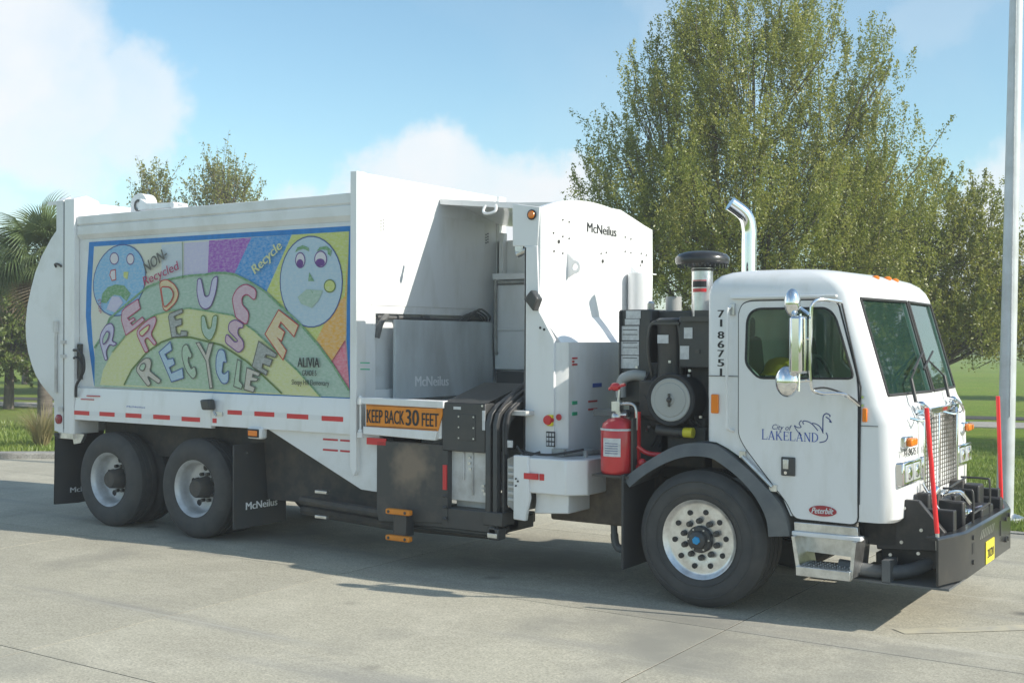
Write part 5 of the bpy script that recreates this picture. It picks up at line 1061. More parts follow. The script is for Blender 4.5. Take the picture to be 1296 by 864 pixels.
# air cleaner drum
dc = (-.345, .22, 1.605)
dr = MB().lathe([(.45, .0), (.45, .19), (.06, .20), (.02, .21), (.0, .215), (-.01, .205), (-.006, .178)], dc, 'y', 48).build('air_cleaner', M['rubber'], T, smooth=45)
MB().lathe([(.02, .175), (-.004, .176), (-.010, .168), (-.006, .14), (-.012, .135), (-.012, .04), (-.02, .035), (-.02, 0)], dc, 'y', 40).build('drum_lid', M['filter'], dr, smooth=30)
b = MB(); b.box(dc[0] - .008, dc[0] + .008, .185, .2, dc[2] - .055, dc[2] + .05); b.ball((dc[0], .19, dc[2]), .022); b.build('wing_nut', M['nut'], dr)
b = MB(); b.box(-.9, -.05, .55, .62, 1.05, 1.6); b.box(-.5, -.1, .35, .5, 1.05, 1.38); b.cyl((-.62, .45, 1.4), (-.12, .45, 1.4), .06, n=14); b.cyl((-.62, .5, 1.62), (-.62, .5, 1.9), .05, n=12); b.box(-.70, -.55, .35, .5, 1.45, 1.75); b.box(-.30, -.05, .5, 1.5, 1.3, 1.88); b.box(-.9, -.3, .75, 1.8, .9, 1.5)
b.cyl((-.8, .42, 1.5), (-.45, .40, 1.42), .045, n=12); b.box(-.5, -.42, .35, .40, 1.15, 1.35); b.build('engine_block', M['chassis'], T, bevel=.012)
b = MB()
for k in range(7):
    x = -.65 + .07 * k; b.tube(smoothpts([(x, .5, 1.85 - .03 * k), (x - .03, .38, 1.7), (x + .05, .36, 1.55 - .02 * k), (x + .1, .42, 1.35), (x + .02, .45, 1.2)], 5), .011 + .003 * (k % 3), 7)
b.build('engine_hoses', M['cable'], T)
b = MB()
for x, y, z in ((-.62, .34, 1.33), (-.60, .33, 1.36), (-.42, .33, 1.33), (-.40, .33, 1.36), (-.56, .36, 1.63), (-.75, .4, 1.85), (-.24, .35, 1.83), (-.25, .35, 1.79), (-.45, .35, 1.12), (-.42, .35, 1.9), (-.14, .34, 1.46)): b.box(x, x + .022, y - .02, y, z, z + .02)
b.build('hose_clamps', M['alu'], T)
cyl('yellow_filter', M['yellow'], T, (-.26, .30, 1.34), (-.18, .30, 1.34), .042, n=16); b = MB(); b.cyl((-.50, .30, 1.35), (-.26, .30, 1.34), .045, n=14); b.cyl((-.34, .30, 1.34), (-.30, .30, 1.34), .047, n=14); b.build('filter_body', M['black'], T)
b = MB(); b.tube(smoothpts([(-.905, .42, 1.60), (-.905, .42, 1.70), (-.88, .42, 1.76), (-.80, .45, 1.79), (-.72, .5, 1.78)], 5), .045, 12, ); b.build('elbow_pipe', M['filter'], T, smooth=50)
b = MB(); b.box(-1.12, -.80, .32, .40, 1.44, 1.50); b.build('bottle_bracket', M['fender'], T, bevel=.006)
b = MB(); b.box(-.96, -.62, .02, .40, .965, .985); b.box(-.64, -.62, .10, .22, .97, 1.45); b.build('bottle_shelf', M['chassis'], T)
b = MB(); b.tube([(-1.03, .55, .90), (-1.03, .52, .62), (-1.02, .52, .40)], .03, 10); b.tube(smoothpts([(-1.02, .52, .42), (-1.0, .52, .32), (-.92, .52, .29), (-.70, .52, .30)], 5), .035, 10); b.build('exhaust_drain_pipe', M['fender'], T)
# ---- red suppression cylinder on its shelf: a thing of its own
FX, FY = -.793, .17
fe = empty('fire_extinguisher', (FX, FY, .985), 'red fire suppression cylinder with white label standing on a shelf behind the cab', 'fire extinguisher')
MB().lathe([(.985, 0), (.985, .128), (1.0, .143), (1.02, .147), (1.34, .147), (1.40, .13), (1.435, .085), (1.45, .04), (1.455, 0)], (FX, FY, 0), 'z', 32).build('cylinder_body', M['redpaint'], fe, smooth=45)
b = MB(); pts = [rad(-118 + 9 * k) for k in range(8)]
b.v = [(FX + .149 * math.cos(t), FY + .149 * math.sin(t), z) for z in (1.135, 1.285) for t in pts]; b.f = [(i, i + 1, i + 9, i + 8) for i in range(7)]; lab = b.build('paper_label', M['label'], fe, smooth=0, fix=False)
b = MB()
for z in (1.16, 1.18, 1.20, 1.22, 1.24): b.v += [(FX + .1505 * math.cos(t), FY + .1505 * math.sin(t), zz) for zz in (z, z + .005) for t in pts[1:-1]]; n0 = len(b.v) - 12; b.f += [(n0 + i, n0 + i + 1, n0 + i + 7, n0 + i + 6) for i in range(5)]
b.build('printed_line', M['navyink'], lab, smooth=0, fix=False)
b = MB(); b.lathe([(1.345, .151), (1.36, .151), (1.362, .146)], (FX, FY, 0), 'z', 28); b.build('cylinder_strap', M['label'], fe)
b = MB(); b.cyl((FX, FY, 1.43), (FX, FY, 1.50), .028, n=12); b.box(FX - .045, FX + .03, FY - .04, FY + .03, 1.50, 1.58); b.cyl((FX - .04, FY, 1.47), (FX + .08, FY, 1.47), .018, n=10); b.ball((FX - .02, FY, 1.45), .045); b.tube(smoothpts([(FX + .03, FY, 1.56), (FX + .13, FY, 1.56), (FX + .165, FY, 1.50), (FX + .165, FY, 1.35)], 5), .012, 8); b.tube([(FX, FY, 1.58), (FX + .01, FY, 1.68)], .013, 8); b.build('valve', M['alu'], fe)
b = MB(); b.ball((FX - .03, FY, 1.70), .05, .035, .035, 10, 6); b.tube([(FX - .09, FY, 1.68), (FX + .06, FY, 1.72)], .014, 7); b.box(FX + .15, FX + .19, FY + .0, FY + .03, 1.0, 1.50); b.tube(smoothpts([(FX + .17, FY, 1.22), (FX + .25, FY + .05, 1.16), (FX + .42, FY + .1, 1.15)], 4), .02, 8); b.tube(smoothpts([(FX + .17, FY, 1.05), (FX + .25, FY, 1.06), (FX + .45, FY + .1, 1.14)], 4), .022, 8)
b.ball((FX + .23, FY - .02, 1.09), .035); b.build('red_fittings', M['redpaint'], fe)
# yellow hard hat on the engine cover inside the cab
hh = MB().lathe([(0, .165), (.01, .15), (.03, .135), (.08, .125), (.12, .09), (.14, .04), (.143, 0)], (.42, 1.15, 1.82), 'z', 24); b_ = box('cab_shelf', M['dash'], T, .34, .66, .45, .80, 1.45, 1.80, .01)
hho = hh.build('hard_hat', M['hat'], None, smooth=45); hho.location = (.44, .60, 1.885); tag(hho, 'yellow hard hat lying inside the truck cab behind the side window', 'hard hat')
# ================================================================= GROUND
def groundmat(name, c1, c2, c3, s1, s2, bump=.3, rough=.9, fine=None):
    m = bpy.data.materials.new(name); m.use_nodes = True; nt = m.node_tree; b = nt.nodes['Principled BSDF']; b.inputs['Roughness'].default_value = rough; b.inputs['Specular IOR Level'].default_value = .25
    g = nt.nodes.new('ShaderNodeNewGeometry')
    def noise(sc, det=8, ro=.6, vec=None):
        n = nt.nodes.new('ShaderNodeTexNoise'); n.inputs['Scale'].default_value = sc; n.inputs['Detail'].default_value = det; n.inputs['Roughness'].default_value = ro; nt.links.new(vec or g.outputs['Position'], n.inputs['Vector']); return n.outputs['Fac']
    def rng(v, a, c):
        r = nt.nodes.new('ShaderNodeMapRange'); r.inputs['From Min'].default_value = a; r.inputs['From Max'].default_value = c; nt.links.new(v, r.inputs['Value']); return r.outputs[0]
    def mix(f, a, c, mode='MIX'):
        x = nt.nodes.new('ShaderNodeMix'); x.data_type = 'RGBA'; x.blend_type = mode; (nt.links.new(f, x.inputs[0]) if not isinstance(f, float) else setattr(x.inputs[0], 'default_value', f))
        for k, v in ((6, a), (7, c)):
            if isinstance(v, tuple): x.inputs[k].default_value = (*v, 1)
            else: nt.links.new(v, x.inputs[k])
        return x.outputs[2]
    a = mix(rng(noise(s1), .35, .68), c1, c2); a = mix(rng(noise(s2, 10, .7), .48, .74), a, c3)
    if fine:
        sp = mix(rng(noise(fine, 3, .8), .30, .70), (.62, .62, .62), (1.33, 1.32, 1.30)); a = mix(1.0, a, sp, 'MULTIPLY')
        sp = mix(rng(noise(fine * .28, 4, .8), .32, .68), (.86, .86, .86), (1.10, 1.10, 1.09)); a = mix(1.0, a, sp, 'MULTIPLY')
    return m, nt, b, a, g, noise, rng, mix
def finish(nt, b, a, h=None, st=.3, d=.01):
    nt.links.new(a, b.inputs['Base Color'])
    if h is not None:
        bp = nt.nodes.new('ShaderNodeBump'); bp.inputs['Strength'].default_value = st; bp.inputs['Distance'].default_value = d; nt.links.new(h, bp.inputs['Height']); nt.links.new(bp.outputs[0], b.inputs['Normal'])
mc, nt, bs, a, g, noise, rng, mix = groundmat('concrete', (.45, .425, .345), (.385, .362, .298), (.50, .472, .39), .55, 1.9, fine=55)
mp1 = nt.nodes.new('ShaderNodeMapping'); mp1.inputs['Scale'].default_value = (.16, 1.5, 1); mp1.inputs['Rotation'].default_value = (0, 0, .12); nt.links.new(g.outputs['Position'], mp1.inputs[0])
a = mix(rng(noise(.9, 6, .55, mp1.outputs[0]), .54, .72), a, (.27, .262, .24))
a = mix(rng(noise(.42, 5, .5), .54, .66), a, (.26, .25, .215))
vo = nt.nodes.new('ShaderNodeTexVoronoi'); vo.inputs['Scale'].default_value = .9; nt.links.new(g.outputs['Position'], vo.inputs['Vector'])
def inv(v, a_, b_):
    r = nt.nodes.new('ShaderNodeMapRange'); r.inputs['From Min'].default_value = a_; r.inputs['From Max'].default_value = b_; r.inputs['To Min'].default_value = 1; r.inputs['To Max'].default_value = 0; nt.links.new(v, r.inputs['Value']); return r.outputs[0]
sp_ = nt.nodes.new('ShaderNodeMath'); sp_.operation = 'MULTIPLY'; nt.links.new(inv(vo.outputs['Distance'], .02, .10), sp_.inputs[0]); nt.links.new(rng(noise(1.1, 3), .42, .62), sp_.inputs[1])
a = mix(sp_.outputs[0], a, (.17, .16, .14))          # drips of oil
mp2 = nt.nodes.new('ShaderNodeMapping'); mp2.inputs['Scale'].default_value = (.05, 2.6, 1); mp2.inputs['Rotation'].default_value = (0, 0, -.18); nt.links.new(g.outputs['Position'], mp2.inputs[0])
a = mix(rng(noise(1.3, 5, .6, mp2.outputs[0]), .60, .76), a, (.52, .50, .44))    # pale scuffed tracks
oi = nt.nodes.new('ShaderNodeObjectInfo'); r0 = nt.nodes.new('ShaderNodeMapRange'); nt.links.new(oi.outputs['Random'], r0.inputs['Value']); r0.inputs['To Min'].default_value = .91; r0.inputs['To Max'].default_value = 1.06
mu = nt.nodes.new('ShaderNodeVectorMath'); mu.operation = 'SCALE'; nt.links.new(a, mu.inputs[0]); nt.links.new(r0.outputs[0], mu.inputs['Scale'])
finish(nt, bs, mu.outputs[0], noise(75, 3, .8), .35, .006); M['concrete'] = mc
mg, nt, bs, a, g, noise, rng, mix = groundmat('lawn', (.15, .245, .02), (.205, .295, .03), (.26, .28, .055), .12, .8, fine=14)
a = mix(rng(noise(.035, 4), .5, .75), a, (.19, .20, .07)); finish(nt, bs, a, noise(22, 4, .8), .9, .06); M['lawn'] = mg
mk, nt, bs, a, g, noise, rng, mix = groundmat('kerb_concrete', (.33, .32, .30), (.24, .23, .21), (.40, .39, .37), 1.2, 4, fine=40); finish(nt, bs, a, noise(40), .3); M['kerb'] = mk
ma, nt, bs, a, g, noise, rng, mix = groundmat('path_surface', (.40, .395, .38), (.34, .335, .32), (.45, .44, .42), .4, 2, fine=20); finish(nt, bs, a); M['path'] = ma
mr, nt, bs, a, g, noise, rng, mix = groundmat('dark_strip_surface', (.06, .06, .06), (.08, .08, .078), (.10, .098, .09), .4, 2, fine=20); finish(nt, bs, a); M['dark_strip_surface'] = mr
M['joint'] = mat('joint_sealant', (.05, .048, .042), .95)

gd = MB(); gd.add([(-3000, -3000, -.034), (3000, -3000, -.034), (3000, 3000, -.034), (-3000, 3000, -.034)], [(0, 1, 2, 3)]); tag(gd.build('lawn', M['lawn'], None, smooth=0, fix=False), kind='structure')
EDGE = [(-60, -32), (-16.6, 2.3), (-14.6, 3.75), (-12.6, 5.2)]       # kerbed edge, then straight at y = 5.2
def clip(poly, a, b):        # keep right side of a->b
    out = []; f = lambda p: (b[0] - a[0]) * (p[1] - a[1]) - (b[1] - a[1]) * (p[0] - a[0])
    for i in range(len(poly)):
        p, q = poly[i], poly[(i + 1) % len(poly)]; fp, fq = f(p), f(q)
        if fp <= 0: out.append(p)
        if fp * fq < 0: t = fp / (fp - fq); out.append((p[0] + (q[0] - p[0]) * t, p[1] + (q[1] - p[1]) * t))
    return out
pav = tag(MB().prism([(-42, -16), (24, -16), (24, 5.2), (-12.6, 5.2), (-14.6, 3.75), (-42, -17.2)], -.12, -.028, 'z').build('pavement', M['joint'], None, smooth=0), kind='structure')
xs = [-42.05 + 3.65 * i + (.35 if i < 0 else 0) for i in range(19)]; xs = [x + .0 for x in xs]
off = .45 - xs[12]; xs = [x + off - .04 + .04 for x in xs]; ysl = [-16.2, -13.1, -9.95, -6.8, -3.68, -.50, 2.62, 5.2]
first = None
for i in range(len(xs) - 1):
    for j in range(len(ysl) - 1):
        g_ = .0045; q = [(xs[i] + g_, ysl[j] + g_), (xs[i + 1] - g_, ysl[j] + g_), (xs[i + 1] - g_, ysl[j + 1] - g_), (xs[i] + g_, ysl[j + 1] - g_)]
        q = clip(q, (-14.6 - 27.4, 3.75 - 20.95), (-14.6, 3.75)); q = clip(q, (-14.6, 3.75), (-12.6, 5.2)) if len(q) > 2 else q
        if len(q) < 3: continue
        cx = sum(p[0] for p in q) / len(q); cy = sum(p[1] for p in q) / len(q); vs = []; n = len(q)
        for z, s_ in ((-.026, 0), (-.002, 0), (0, .002)):
            for p in q:
                d = Vector((cx - p[0], cy - p[1])).normalized() * s_; vs.append((p[0] + d.x, p[1] + d.y, z))
        fs = [tuple(range(2 * n, 3 * n))] + [(k * n + i2, k * n + (i2 + 1) % n, (k + 1) * n + (i2 + 1) % n, (k + 1) * n + i2) for k in range(2) for i2 in range(n)]
        sl_ = MB().add(vs, fs).build('slab', M['concrete'], pav, smooth=0); sl_.data.materials.append(M['joint'])
        for p in sl_.data.polygons:
            if abs(p.normal.z) < .3: p.material_index = 1
M['oldpaint'] = mat('worn_line_paint', (.52, .48, .36), .8, col2=(.40, .38, .32), scale=7)
ln_ = MB(); ln_.add([(1.44, .20, .004), (1.56, .10, .004), (1.80, .30, .004), (2.25, .70, .004), (3.2, 1.5, .004), (5.0, 3.0, .004), (4.94, 3.14, .004), (3.1, 1.64, .004), (2.2, .86, .004), (1.72, .42, .004)], [tuple(range(10))])
tag(ln_.build('worn_paint_line', M['oldpaint'], None, smooth=0, fix=False), kind='structure')
# kerb on the left
kb = MB()
def strip(pts, w0, w1, z0, z1):
    b = MB(); L_ = []; R_ = []
    for i, p in enumerate(pts):
        a_ = Vector(pts[max(i - 1, 0)]); c_ = Vector(pts[min(i + 1, len(pts) - 1)]); d = (c_ - a_).normalized(); n_ = Vector((-d.y, d.x)); L_.append(Vector(p) + n_ * w1); R_.append(Vector(p) + n_ * w0)
    k = len(pts); vs = [(p.x, p.y, z) for z in (z0, z1) for p in L_ + R_]
    fs = []
    for i in range(k - 1): fs += [(2 * k + i, 2 * k + i + 1, 3 * k + i + 1, 3 * k + i), (i, i + 1, 2 * k + i + 1, 2 * k + i), (k + i, k + i + 1, 3 * k + i + 1, 3 * k + i)]
    fs += [(0, k, 3 * k, 2 * k), (k - 1, 2 * k - 1, 4 * k - 1, 3 * k - 1)]
    return b.add(vs, fs)
tag(strip([(-42, -17.2), (-14.6, 3.75), (-12.5, 5.25)], .01, .16, -.1, .10).build('kerb', M['kerb'], None, bevel=.02), kind='structure')
tag(strip([(-42, -17.2), (-14.6, 3.75), (-12.5, 5.25)], .162, 1.05, -.1, .035).build('gutter_apron', M['kerb'], None, bevel=.01), kind='structure')
tag(strip([(-12.45, 5.21), (24, 5.21)], .0, .13, -.1, .012).build('edge_strip', M['kerb'], None), kind='structure')
tag(strip([(-80, 2), (-45, 8.5), (-29.6, 13.0), (-15, 18.2), (-1.6, 22.0), (12, 25), (40, 29)], 0, 2.0, -.1, -.012).build('footpath', M['path'], None), kind='structure')
tag(strip([(-80, 5.2), (-45, 11.7), (-29.6, 16.2), (-15, 21.2), (-1.6, 24.9), (12, 27.9), (40, 32)], .3, 1.7, -.1, -.018).build('dark_strip', M['dark_strip_surface'], None), kind='structure')  # narrow dark band running beside the footpath

# ---- grass blades near the camera's side of the lawn
def blades(name, n, region, hmin, hmax, m, width=.012, seed=1, dens=None):
    rs = np.random.RandomState(seed); P_ = []
    while len(P_) < n:
        x, y = region(rs); P_.append((x, y))
    P_ = np.array(P_[:n]); h = rs.uniform(hmin, hmax, n); a = rs.uniform(0, 2 * np.pi, n); lean = rs.uniform(0, .6, n) * h; la = rs.uniform(0, 2 * np.pi, n)
    base = np.c_[P_, np.full(n, -.03)]; w = np.c_[np.cos(a), np.sin(a), np.zeros(n)] * (width * rs.uniform(.6, 1.3, n))[:, None]
    tip = base + np.c_[np.cos(la) * lean, np.sin(la) * lean, h]
    V = np.stack([base - w, base + w, tip], 1).reshape(-1, 3)
    me = bpy.data.meshes.new(name); me.vertices.add(len(V)); me.vertices.foreach_set('co', V.ravel()); me.loops.add(3 * n); me.loops.foreach_set('vertex_index', np.arange(3 * n)); me.polygons.add(n); me.polygons.foreach_set('loop_start', np.arange(n) * 3); me.update()
    me.materials.append(m); o = bpy.data.objects.new(name, me); link(o); return tag(o, kind='stuff')
def reg_right(rs):
    y = 5.36 + 13 * rs.beta(1, 2.6); t = y + 8.5; xc = 3.9 - .18 * t; return xc - rs.uniform(-.3, .32 * t * .8), y
tag(blades('grass', 70000, reg_right, .03, .085, M['grassblade'], .010, 3), 'short green lawn grass along the far edge of the pavement', 'grass')
def reg_left(rs):
    t = 1.1 + 9 * rs.beta(1, 2.2); s_ = rs.uniform(-7, 3); return -14.6 + s_ * .8 - t * .6, 3.75 + s_ * .6 + t * .8
tag(blades('grass', 30000, reg_left, .04, .13, M['grassblade'], .014, 4), 'rough grass on the verge behind the kerb', 'grass')

# ================================================================= TREES AND PLANTS
def from_arrays(name, V, nper, m, parent, wloc):
    k = len(V) // nper; me = bpy.data.meshes.new(name); me.vertices.add(len(V)); me.vertices.foreach_set('co', (V - np.array(wloc)).ravel().astype(np.float32)); me.loops.add(len(V)); me.loops.foreach_set('vertex_index', np.arange(len(V))); me.polygons.add(k); me.polygons.foreach_set('loop_start', np.arange(k) * nper); me.update()
    me.materials.append(m); o = bpy.data.objects.new(name, me); link(o, parent, wloc); return o
LR = np.array([.8334, .5526, 0]); LD = np.array([-.5526, .8334, 0])
def tree(name, label, x, y, clusters, nspray, nleaf, leaf, m, seed, trunk_r=.18, trunk_h=2.0, spread=.5, up=1.2, slen=.8, group=None, wisp=.35, cat='tree'):
    rs = np.random.RandomState(seed); root = empty(name, (x, y, -.03), label, cat, group); B = np.array([x, y, 0.0])
    vol = np.array([c[2] * c[2] * c[3] for c in clusters]); pr_ = vol / vol.sum()
    cen = np.array([B + LR * c[0] + LD * (c[4] if len(c) > 4 else 0) + np.array([0, 0, c[1]]) for c in clusters])
    ci = rs.choice(len(clusters), nspray, p=pr_)
    d = rs.normal(size=(nspray, 3)); d /= np.linalg.norm(d, axis=1)[:, None]; rr = rs.uniform(0.12, 1, nspray) ** (1 / 2.2)
    R3 = np.array([[c[2], c[2], c[3]] for c in clusters])[ci]
    P0 = cen[ci] + d * rr[:, None] * R3
    if cat == 'tree' and nspray > 700:        # gather the sprays into boughs, with gaps between
        kk = nspray // 6; cc = P0[:kk]; which = rs.randint(0, kk, nspray); P0 = cc[which] + rs.normal(size=(nspray, 3)) * np.array([.27, .27, .34]); d = (cc[which] - cen[ci[which]]); d /= np.maximum(np.linalg.norm(d, axis=1), .3)[:, None]; ci = ci[which]
    P0[:, 2] = np.maximum(P0[:, 2], trunk_h * .75 + rs.uniform(0, .5, nspray))
    dirn = d * spread + np.array([0, 0, up]) + rs.normal(size=(nspray, 3)) * .30; dirn /= np.linalg.norm(dirn, axis=1)[:, None]
    L_ = slen * rs.uniform(.45, 1.25, nspray)
    # leaves
    t = rs.uniform(0, 1, (nspray, nleaf)); pos = P0[:, None, :] + dirn[:, None, :] * (t * L_[:, None])[..., None]
    sidew = wisp * L_[:, None] * (1 - t * .75) * .5; off_ = rs.normal(size=(nspray, nleaf, 3)) * sidew[..., None] * .8
    pos = (pos + off_).reshape(-1, 3); n = len(pos)
    a = rs.normal(size=(n, 3)); a[:, 2] += .6; a /= np.linalg.norm(a, axis=1)[:, None]; b_ = np.cross(a, rs.normal(size=(n, 3))); b_ /= np.linalg.norm(b_, axis=1)[:, None]
    l = leaf * rs.uniform(.6, 1.3, n)[:, None]; V = np.stack([pos - a * l * .5, pos + b_ * l * .24, pos + a * l * .5, pos - b_ * l * .24], 1).reshape(-1, 3)
    cr_ = from_arrays('crown', V, 4, m, root, (x, y, 0)); tag(cr_, kind='stuff')
    # trunk and limbs
    tb = MB(); tb.tube(smoothpts([(x, y, -.05), (x + .03, y, trunk_h * .5), (x - .03, y + .03, trunk_h)], 4), trunk_r * 1.15, 12, trunk_r * .8); tb.build('trunk', M['bark'], root)
    bb = MB()
    fork = np.array([x - .03, y + .03, trunk_h * .92])
    for c in cen:
        for q in range(2):
            e = c + rs.normal(size=3) * .3 + np.array([0, 0, .5 * q]); mid = fork * .45 + e * .55 + np.array([0, 0, -.25]) + rs.normal(size=3) * .15
            bb.tube(smoothpts([fork, mid, e], 4), trunk_r * .26, 6, .012)
    sel = rs.permutation(nspray)[:min(nspray, 380)]
    for i in sel:
        c = cen[ci[i]]; bb.tube([c * .6 + P0[i] * .4 + np.array([0, 0, -.3]), P0[i], P0[i] + dirn[i] * L_[i]], .018, 3, .004)
    bb.build('branches', M['bark'], root, smooth=0, fix=False)
    return root
tree('oak_tree', 'tall bushy live oak rising behind the truck cab', -6.53, 17.01,
     [(0, 6.8, 2.0, 3.4), (-1.9, 6.3, 1.6, 2.0), (-2.8, 4.8, 1.25, 1.3), (1.6, 6.6, 1.5, 2.5), (0, 4.3, 3.2, 1.9), (2.5, 4.9, 1.7, 1.7), (-.8, 8.5, 1.1, 1.6), (2.6, 7.6, .8, 1.3), (.6, 8.9, .9, 1.2), (-3.3, 5.4, .75, .5), (-2.4, 7.5, .7, 1.0), (-2.2, 3.6, 1.6, 1.0), (3.1, 3.3, 1.3, 1.1)],
     2500, 115, .066, M['oakleaf'], 11, .22, 1.9, slen=1.0, wisp=.28)
tree('oak_tree', 'shorter spreading oak standing right of the tall one, behind the windscreen and flagpole', -3.68, 22.49,
     [(-.4, 4.3, 1.9, 1.9), (-1.6, 4.7, 1.2, 1.5), (.9, 4.0, 1.2, 1.5), (1.7, 3.0, .9, 1.1), (-1.8, 3.0, 1.3, 1.0), (.2, 2.6, 2.1, .9), (-.6, 2.2, 2.0, .7), (1.6, 2.2, 1.2, .6), (2.3, 3.3, 1.0, 1.2)],
     1500, 95, .08, M['oakleaf'], 12, .18, 1.5)
tree('oak_tree', 'small distant oak at the right edge of the picture', -1.6, 37.5, [(0, 2.6, 1.5, 1.9), (1.2, 3.2, 1.3, 1.5), (2.8, 2.6, 1.6, 1.8)], 380, 80, .12, M['bgleaf'], 13, .16, 1.2)
tree('young_tree', 'thin young tree with pointed top, left of the pair over the truck roof', -29.4, 19.8, [(-.5, 5.2, 1.0, 2.2), (-.45, 6.9, .5, 1.1)], 260, 45, .10, M['smallleaf'], 14, .10, 3.0, slen=1.0, wisp=.28, group=None)
tree('young_tree', 'thin young tree with ragged top, right of the pair over the truck roof', -27.6, 21.0, [(-.25, 5.6, 1.25, 2.2), (-.2, 7.1, .85, 1.0)], 320, 42, .10, M['smallleaf'], 15, .10, 3.0, slen=1.2, wisp=.26, group=None)
for i, (px_, py_, h, lb_) in enumerate(((-31, 12.5, 3.0, 'dark round tree behind the palm at the left edge'), (-36, 19.5, 3.4, 'bushy tree in the shade left of the palm trunk'), (-33.5, 21.5, 3.2, 'dense green tree right behind the palm trunk'), (-44, 24, 4.0, 'far green tree showing past the truck tailgate'), (-38, 27, 3.6, 'green tree far behind the truck body'), (-28.0, 12.6, 2.3, 'low spreading tree just behind the palm trunk'), (-33, 9.5, 3.0, 'dark green tree cut by the left edge of the picture'))):
    tree('shade_tree', lb_, px_, py_, [(0, h * .95, 2.2, 1.6), (-1.5, h * .8, 1.6, 1.3), (1.5, h * .85, 1.6, 1.3)], 420, 60, .13, M['bgleaf'], 20 + i, .14, 1.5, up=.4, spread=.8)
# out to the right of the picture, mirrored in the windscreen
tree('oak_tree', 'broad oak on the lawn ahead of the truck, nearest of those mirrored in the windscreen', 9.0, 18.5, [(0, 4.6, 3.0, 2.8), (-2.0, 3.6, 2.0, 1.8), (2.3, 4.2, 2.2, 2.0), (0, 6.8, 1.8, 1.7)], 620, 80, .12, M['oakleaf'], 31, .2, 1.8)
tree('oak_tree', 'wide oak to the right of the picture, mirrored low in the windscreen', 15.5, 22.0, [(0, 4.6, 3.4, 2.8), (-2.4, 3.8, 2.2, 1.8), (2.5, 4.2, 2.4, 2.0), (0, 7.0, 2.2, 1.8)], 520, 80, .13, M['oakleaf'], 32, .2, 1.8)
tree('oak_tree', 'far oak mirrored behind the driver side windscreen pane', 4.6, 30.0, [(0, 2.2, 2.4, 1.5), (-1.8, 2.0, 1.6, 1.1), (1.8, 2.4, 1.8, 1.6)], 420, 70, .13, M['oakleaf'], 33, .2, 1.2)
def palm(name, label, x, y, h, nf, seed, dead=10):
    rs = random.Random(seed); root = empty(name, (x, y, -.03), label, 'palm tree')
    tb = MB(); tb.tube([(x, y, -.05), (x + .02, y, h * .5), (x, y, h)], .17, 14, .14)
    tr2 = tb.build('trunk', M['palmbark'], root); bts = MB()
    for k in range(70):
        z = h * .45 + h * .5 * k / 70; t = k * 2.4; bts.add([(x + .14 * math.cos(t - .25), y + .14 * math.sin(t - .25), z), (x + .14 * math.cos(t + .25), y + .14 * math.sin(t + .25), z), (x + .26 * math.cos(t), y + .26 * math.sin(t), z + .2)], [(0, 1, 2)])
    bts.build('leaf_boots', M['palmbark'], tr2, smooth=0, fix=False)
    def fan(nm, m, droop):
        b = MB(); P_ = .62
        b.tube(smoothpts([(0, 0, 0), (P_ * .5, 0, .06), (P_, 0, 0)], 3), .014, 4)
        ns = 34
        for k in range(ns):
            t = rad(-118 + 236 * k / (ns - 1)); l = .72 * (1 - .22 * abs(t) / 2.06); c_, s_ = math.cos(t), math.sin(t); w = .017
            o0 = Vector((P_, 0, 0)); pr = []
            for u_ in (0, .55, .82, 1):
                r_ = l * u_; z = .10 * math.cos(t) * u_ - droop * u_ ** 3 * .32 - .15 * u_ * u_ * .5 - (.12 * u_ if abs(s_) > .7 else 0); ww = w * (1 if 0 < u_ < .8 else (.55 if u_ else .4)) * (1.0 if u_ < 1 else .1)
                c0 = o0 + Vector((c_ * r_, s_ * r_, z)); nn = Vector((-s_, c_, 0)) * ww; pr.append((c0 - nn, c0 + nn))
            vs = [v for p in pr for v in p]; b.add(vs, [(0, 1, 3, 2), (2, 3, 5, 4), (4, 5, 7, 6)])
        o = b.build(nm, m, None, smooth=0, fix=False, origin=(0, 0, 0)); return o
    base = fan('frond', M['palmleaf'], 1.0); based = fan('dead_frond', M['deadleaf'], 2.2)
    for k in range(nf + dead):
        src = base if k < nf else based; o = src if k in (0, nf) else src.copy()
        if k not in (0, nf): COL.objects.link(o)
        az = k * 2.399 + rs.uniform(-.2, .2)
        el = (80 - 115 * (k / nf) ** .8 if k < nf else -55 - 25 * rs.random()) + rs.uniform(-8, 8)
        o.parent = root; o.location = (0, 0, h + .03 + (0.05 if k < nf else -.1)); o.rotation_euler = (rs.uniform(-.3, .3), -rad(el), az); s_ = rs.uniform(.88, 1.12); o.scale = (s_, s_, s_)
    return root
palm('palm_tree', 'fan palm with a grey trunk behind the truck tailgate', -19.9, 8.15, 3.95, 42, 5)
palm('palm_tree', 'fan palm half out of the picture at the left edge', -22.6, 7.9, 3.7, 36, 6)
def tuft(x, y, label, n, h, seed, m='dryblade'):
    rs = random.Random(seed); b = MB()
    for k in range(n):
        a = rs.uniform(0, 6.28); l = h * rs.uniform(.6, 1.15); le = rs.uniform(.15, .95) * l; w = .008; r0 = rs.uniform(0, .12); px, py = x + r0 * math.cos(a), y + r0 * math.sin(a); nn = Vector((-math.sin(a), math.cos(a), 0)) * w; vs = []
        for u_ in (0, .4, .75, 1): c_ = Vector((px + math.cos(a) * le * u_ ** 1.6, py + math.sin(a) * le * u_ ** 1.6, -.03 + l * (u_ - .35 * u_ ** 3 * le / l))); s_ = 1 - u_ * .85; vs += [c_ - nn * s_, c_ + nn * s_]
        b.add(vs, [(0, 1, 3, 2), (2, 3, 5, 4), (4, 5, 7, 6)])
    o = b.build('grass_tuft', M[m], None, smooth=0, fix=False); tag(o, label, 'ornamental grass', 'ornamental grasses along the kerb')
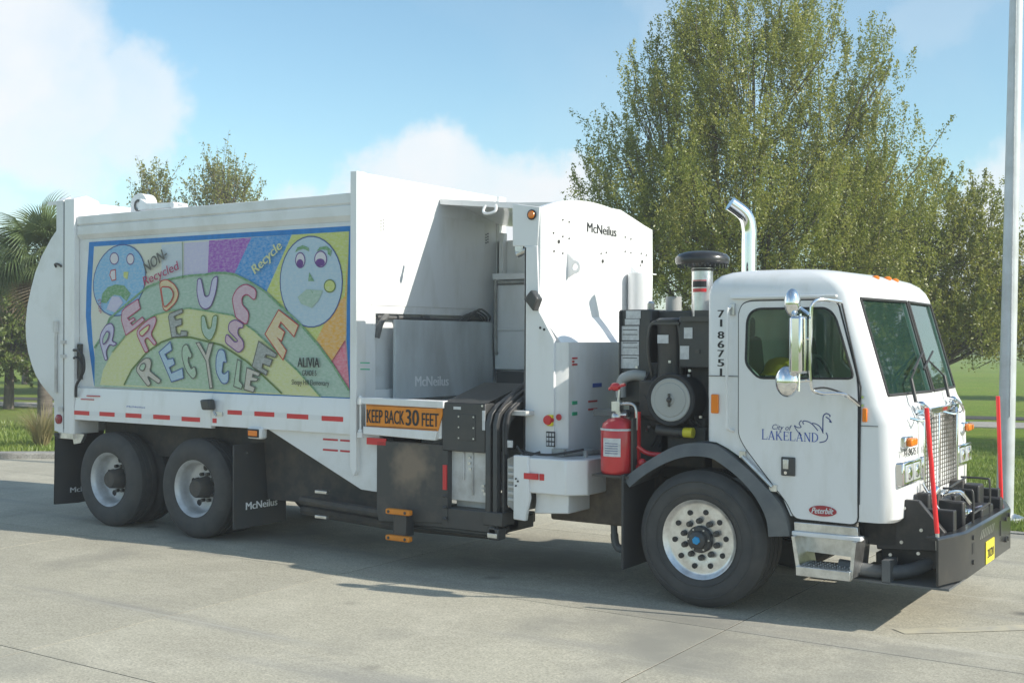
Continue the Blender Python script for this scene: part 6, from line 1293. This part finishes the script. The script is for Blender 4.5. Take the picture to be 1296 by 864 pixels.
tuft(-16.35, 5.6, 'tall straw coloured grass clump beside the truck rear wheel, by the kerb', 420, .85, 1)
tuft(-17.6, 4.9, 'green grass clump left of the palm trunk', 300, .6, 2, 'grassblade'); tuft(-18.9, 4.3, 'low grass clump at the left edge of the picture', 320, .65, 3, 'dryblade'); tuft(-16.9, 6.5, 'short grass clump half hidden by the truck mud flap', 260, .6, 4, 'grassblade')
# far treeline, one mass
rs = np.random.RandomState(77); n = 26000; th = rs.uniform(-1.1, 1.25, n); D_ = rs.uniform(205, 245, n); px_ = 3.9 + np.sin(th - .55) * D_; py_ = -8.5 + np.cos(th - .55) * D_
hh_ = 4.2 + 2.2 * np.sin(th * 37) * np.sin(th * 13 + 1) + 1.4 * np.sin(th * 91); zz = rs.uniform(0, 1, n) ** .8 * hh_
pos = np.c_[px_, py_, zz]; a = rs.normal(size=(n, 3)); a /= np.linalg.norm(a, axis=1)[:, None]; b_ = np.cross(a, rs.normal(size=(n, 3))); b_ /= np.linalg.norm(b_, axis=1)[:, None]; l = rs.uniform(.5, 1.3, n)[:, None]
V = np.stack([pos - a * l, pos + b_ * l * .6, pos + a * l, pos - b_ * l * .6], 1).reshape(-1, 3)
tag(from_arrays('distant_woods', V, 4, M['bgleaf'], None, (-100, 180, 0)), 'low band of far woods along the horizon', 'woods', kind='stuff')

# ================================================================= FLAGPOLE
fp = empty('flagpole', (1.02, 6.30, -.03), 'tall tapered white pole standing on the grass beyond the front bumper', 'flagpole')
MB().cyl((1.02, 6.30, -.03), (1.19, 6.44, 11.0), .098, .055, 28).build('shaft', M['pole'], fp); MB().lathe([(-.03, .22), (.03, .21), (.06, .12), (.06, .09)], (1.02, 6.30, 0), 'z', 28).build('base_collar', M['alu'], fp); MB().ball((1.19, 6.44, 11.08), .10).build('finial', M['alu'], fp)
MB().cyl((1.09, 6.23, 1.2), (1.17, 6.35, 10.9), .006, n=6).build('halyard', M['label'], fp)

# ================================================================= AIR: haze volume added to lift the dark tones
hz_m = bpy.data.materials.new('added_haze'); hz_m.use_nodes = True; hn = hz_m.node_tree; hn.nodes.clear()
ho = hn.nodes.new('ShaderNodeOutputMaterial'); hv = hn.nodes.new('ShaderNodeVolumePrincipled'); hv.inputs['Color'].default_value = (.93, .96, 1, 1); hv.inputs['Density'].default_value = HAZE; hn.links.new(hv.outputs[0], ho.inputs['Volume'])
hb_ = MB().box(-330, 330, -200, 330, -1.1, 11.6).build('haze', hz_m, None, smooth=0); tag(hb_, 'thin haze volume added over the whole scene to lift the dark tones', 'haze', kind='stuff')
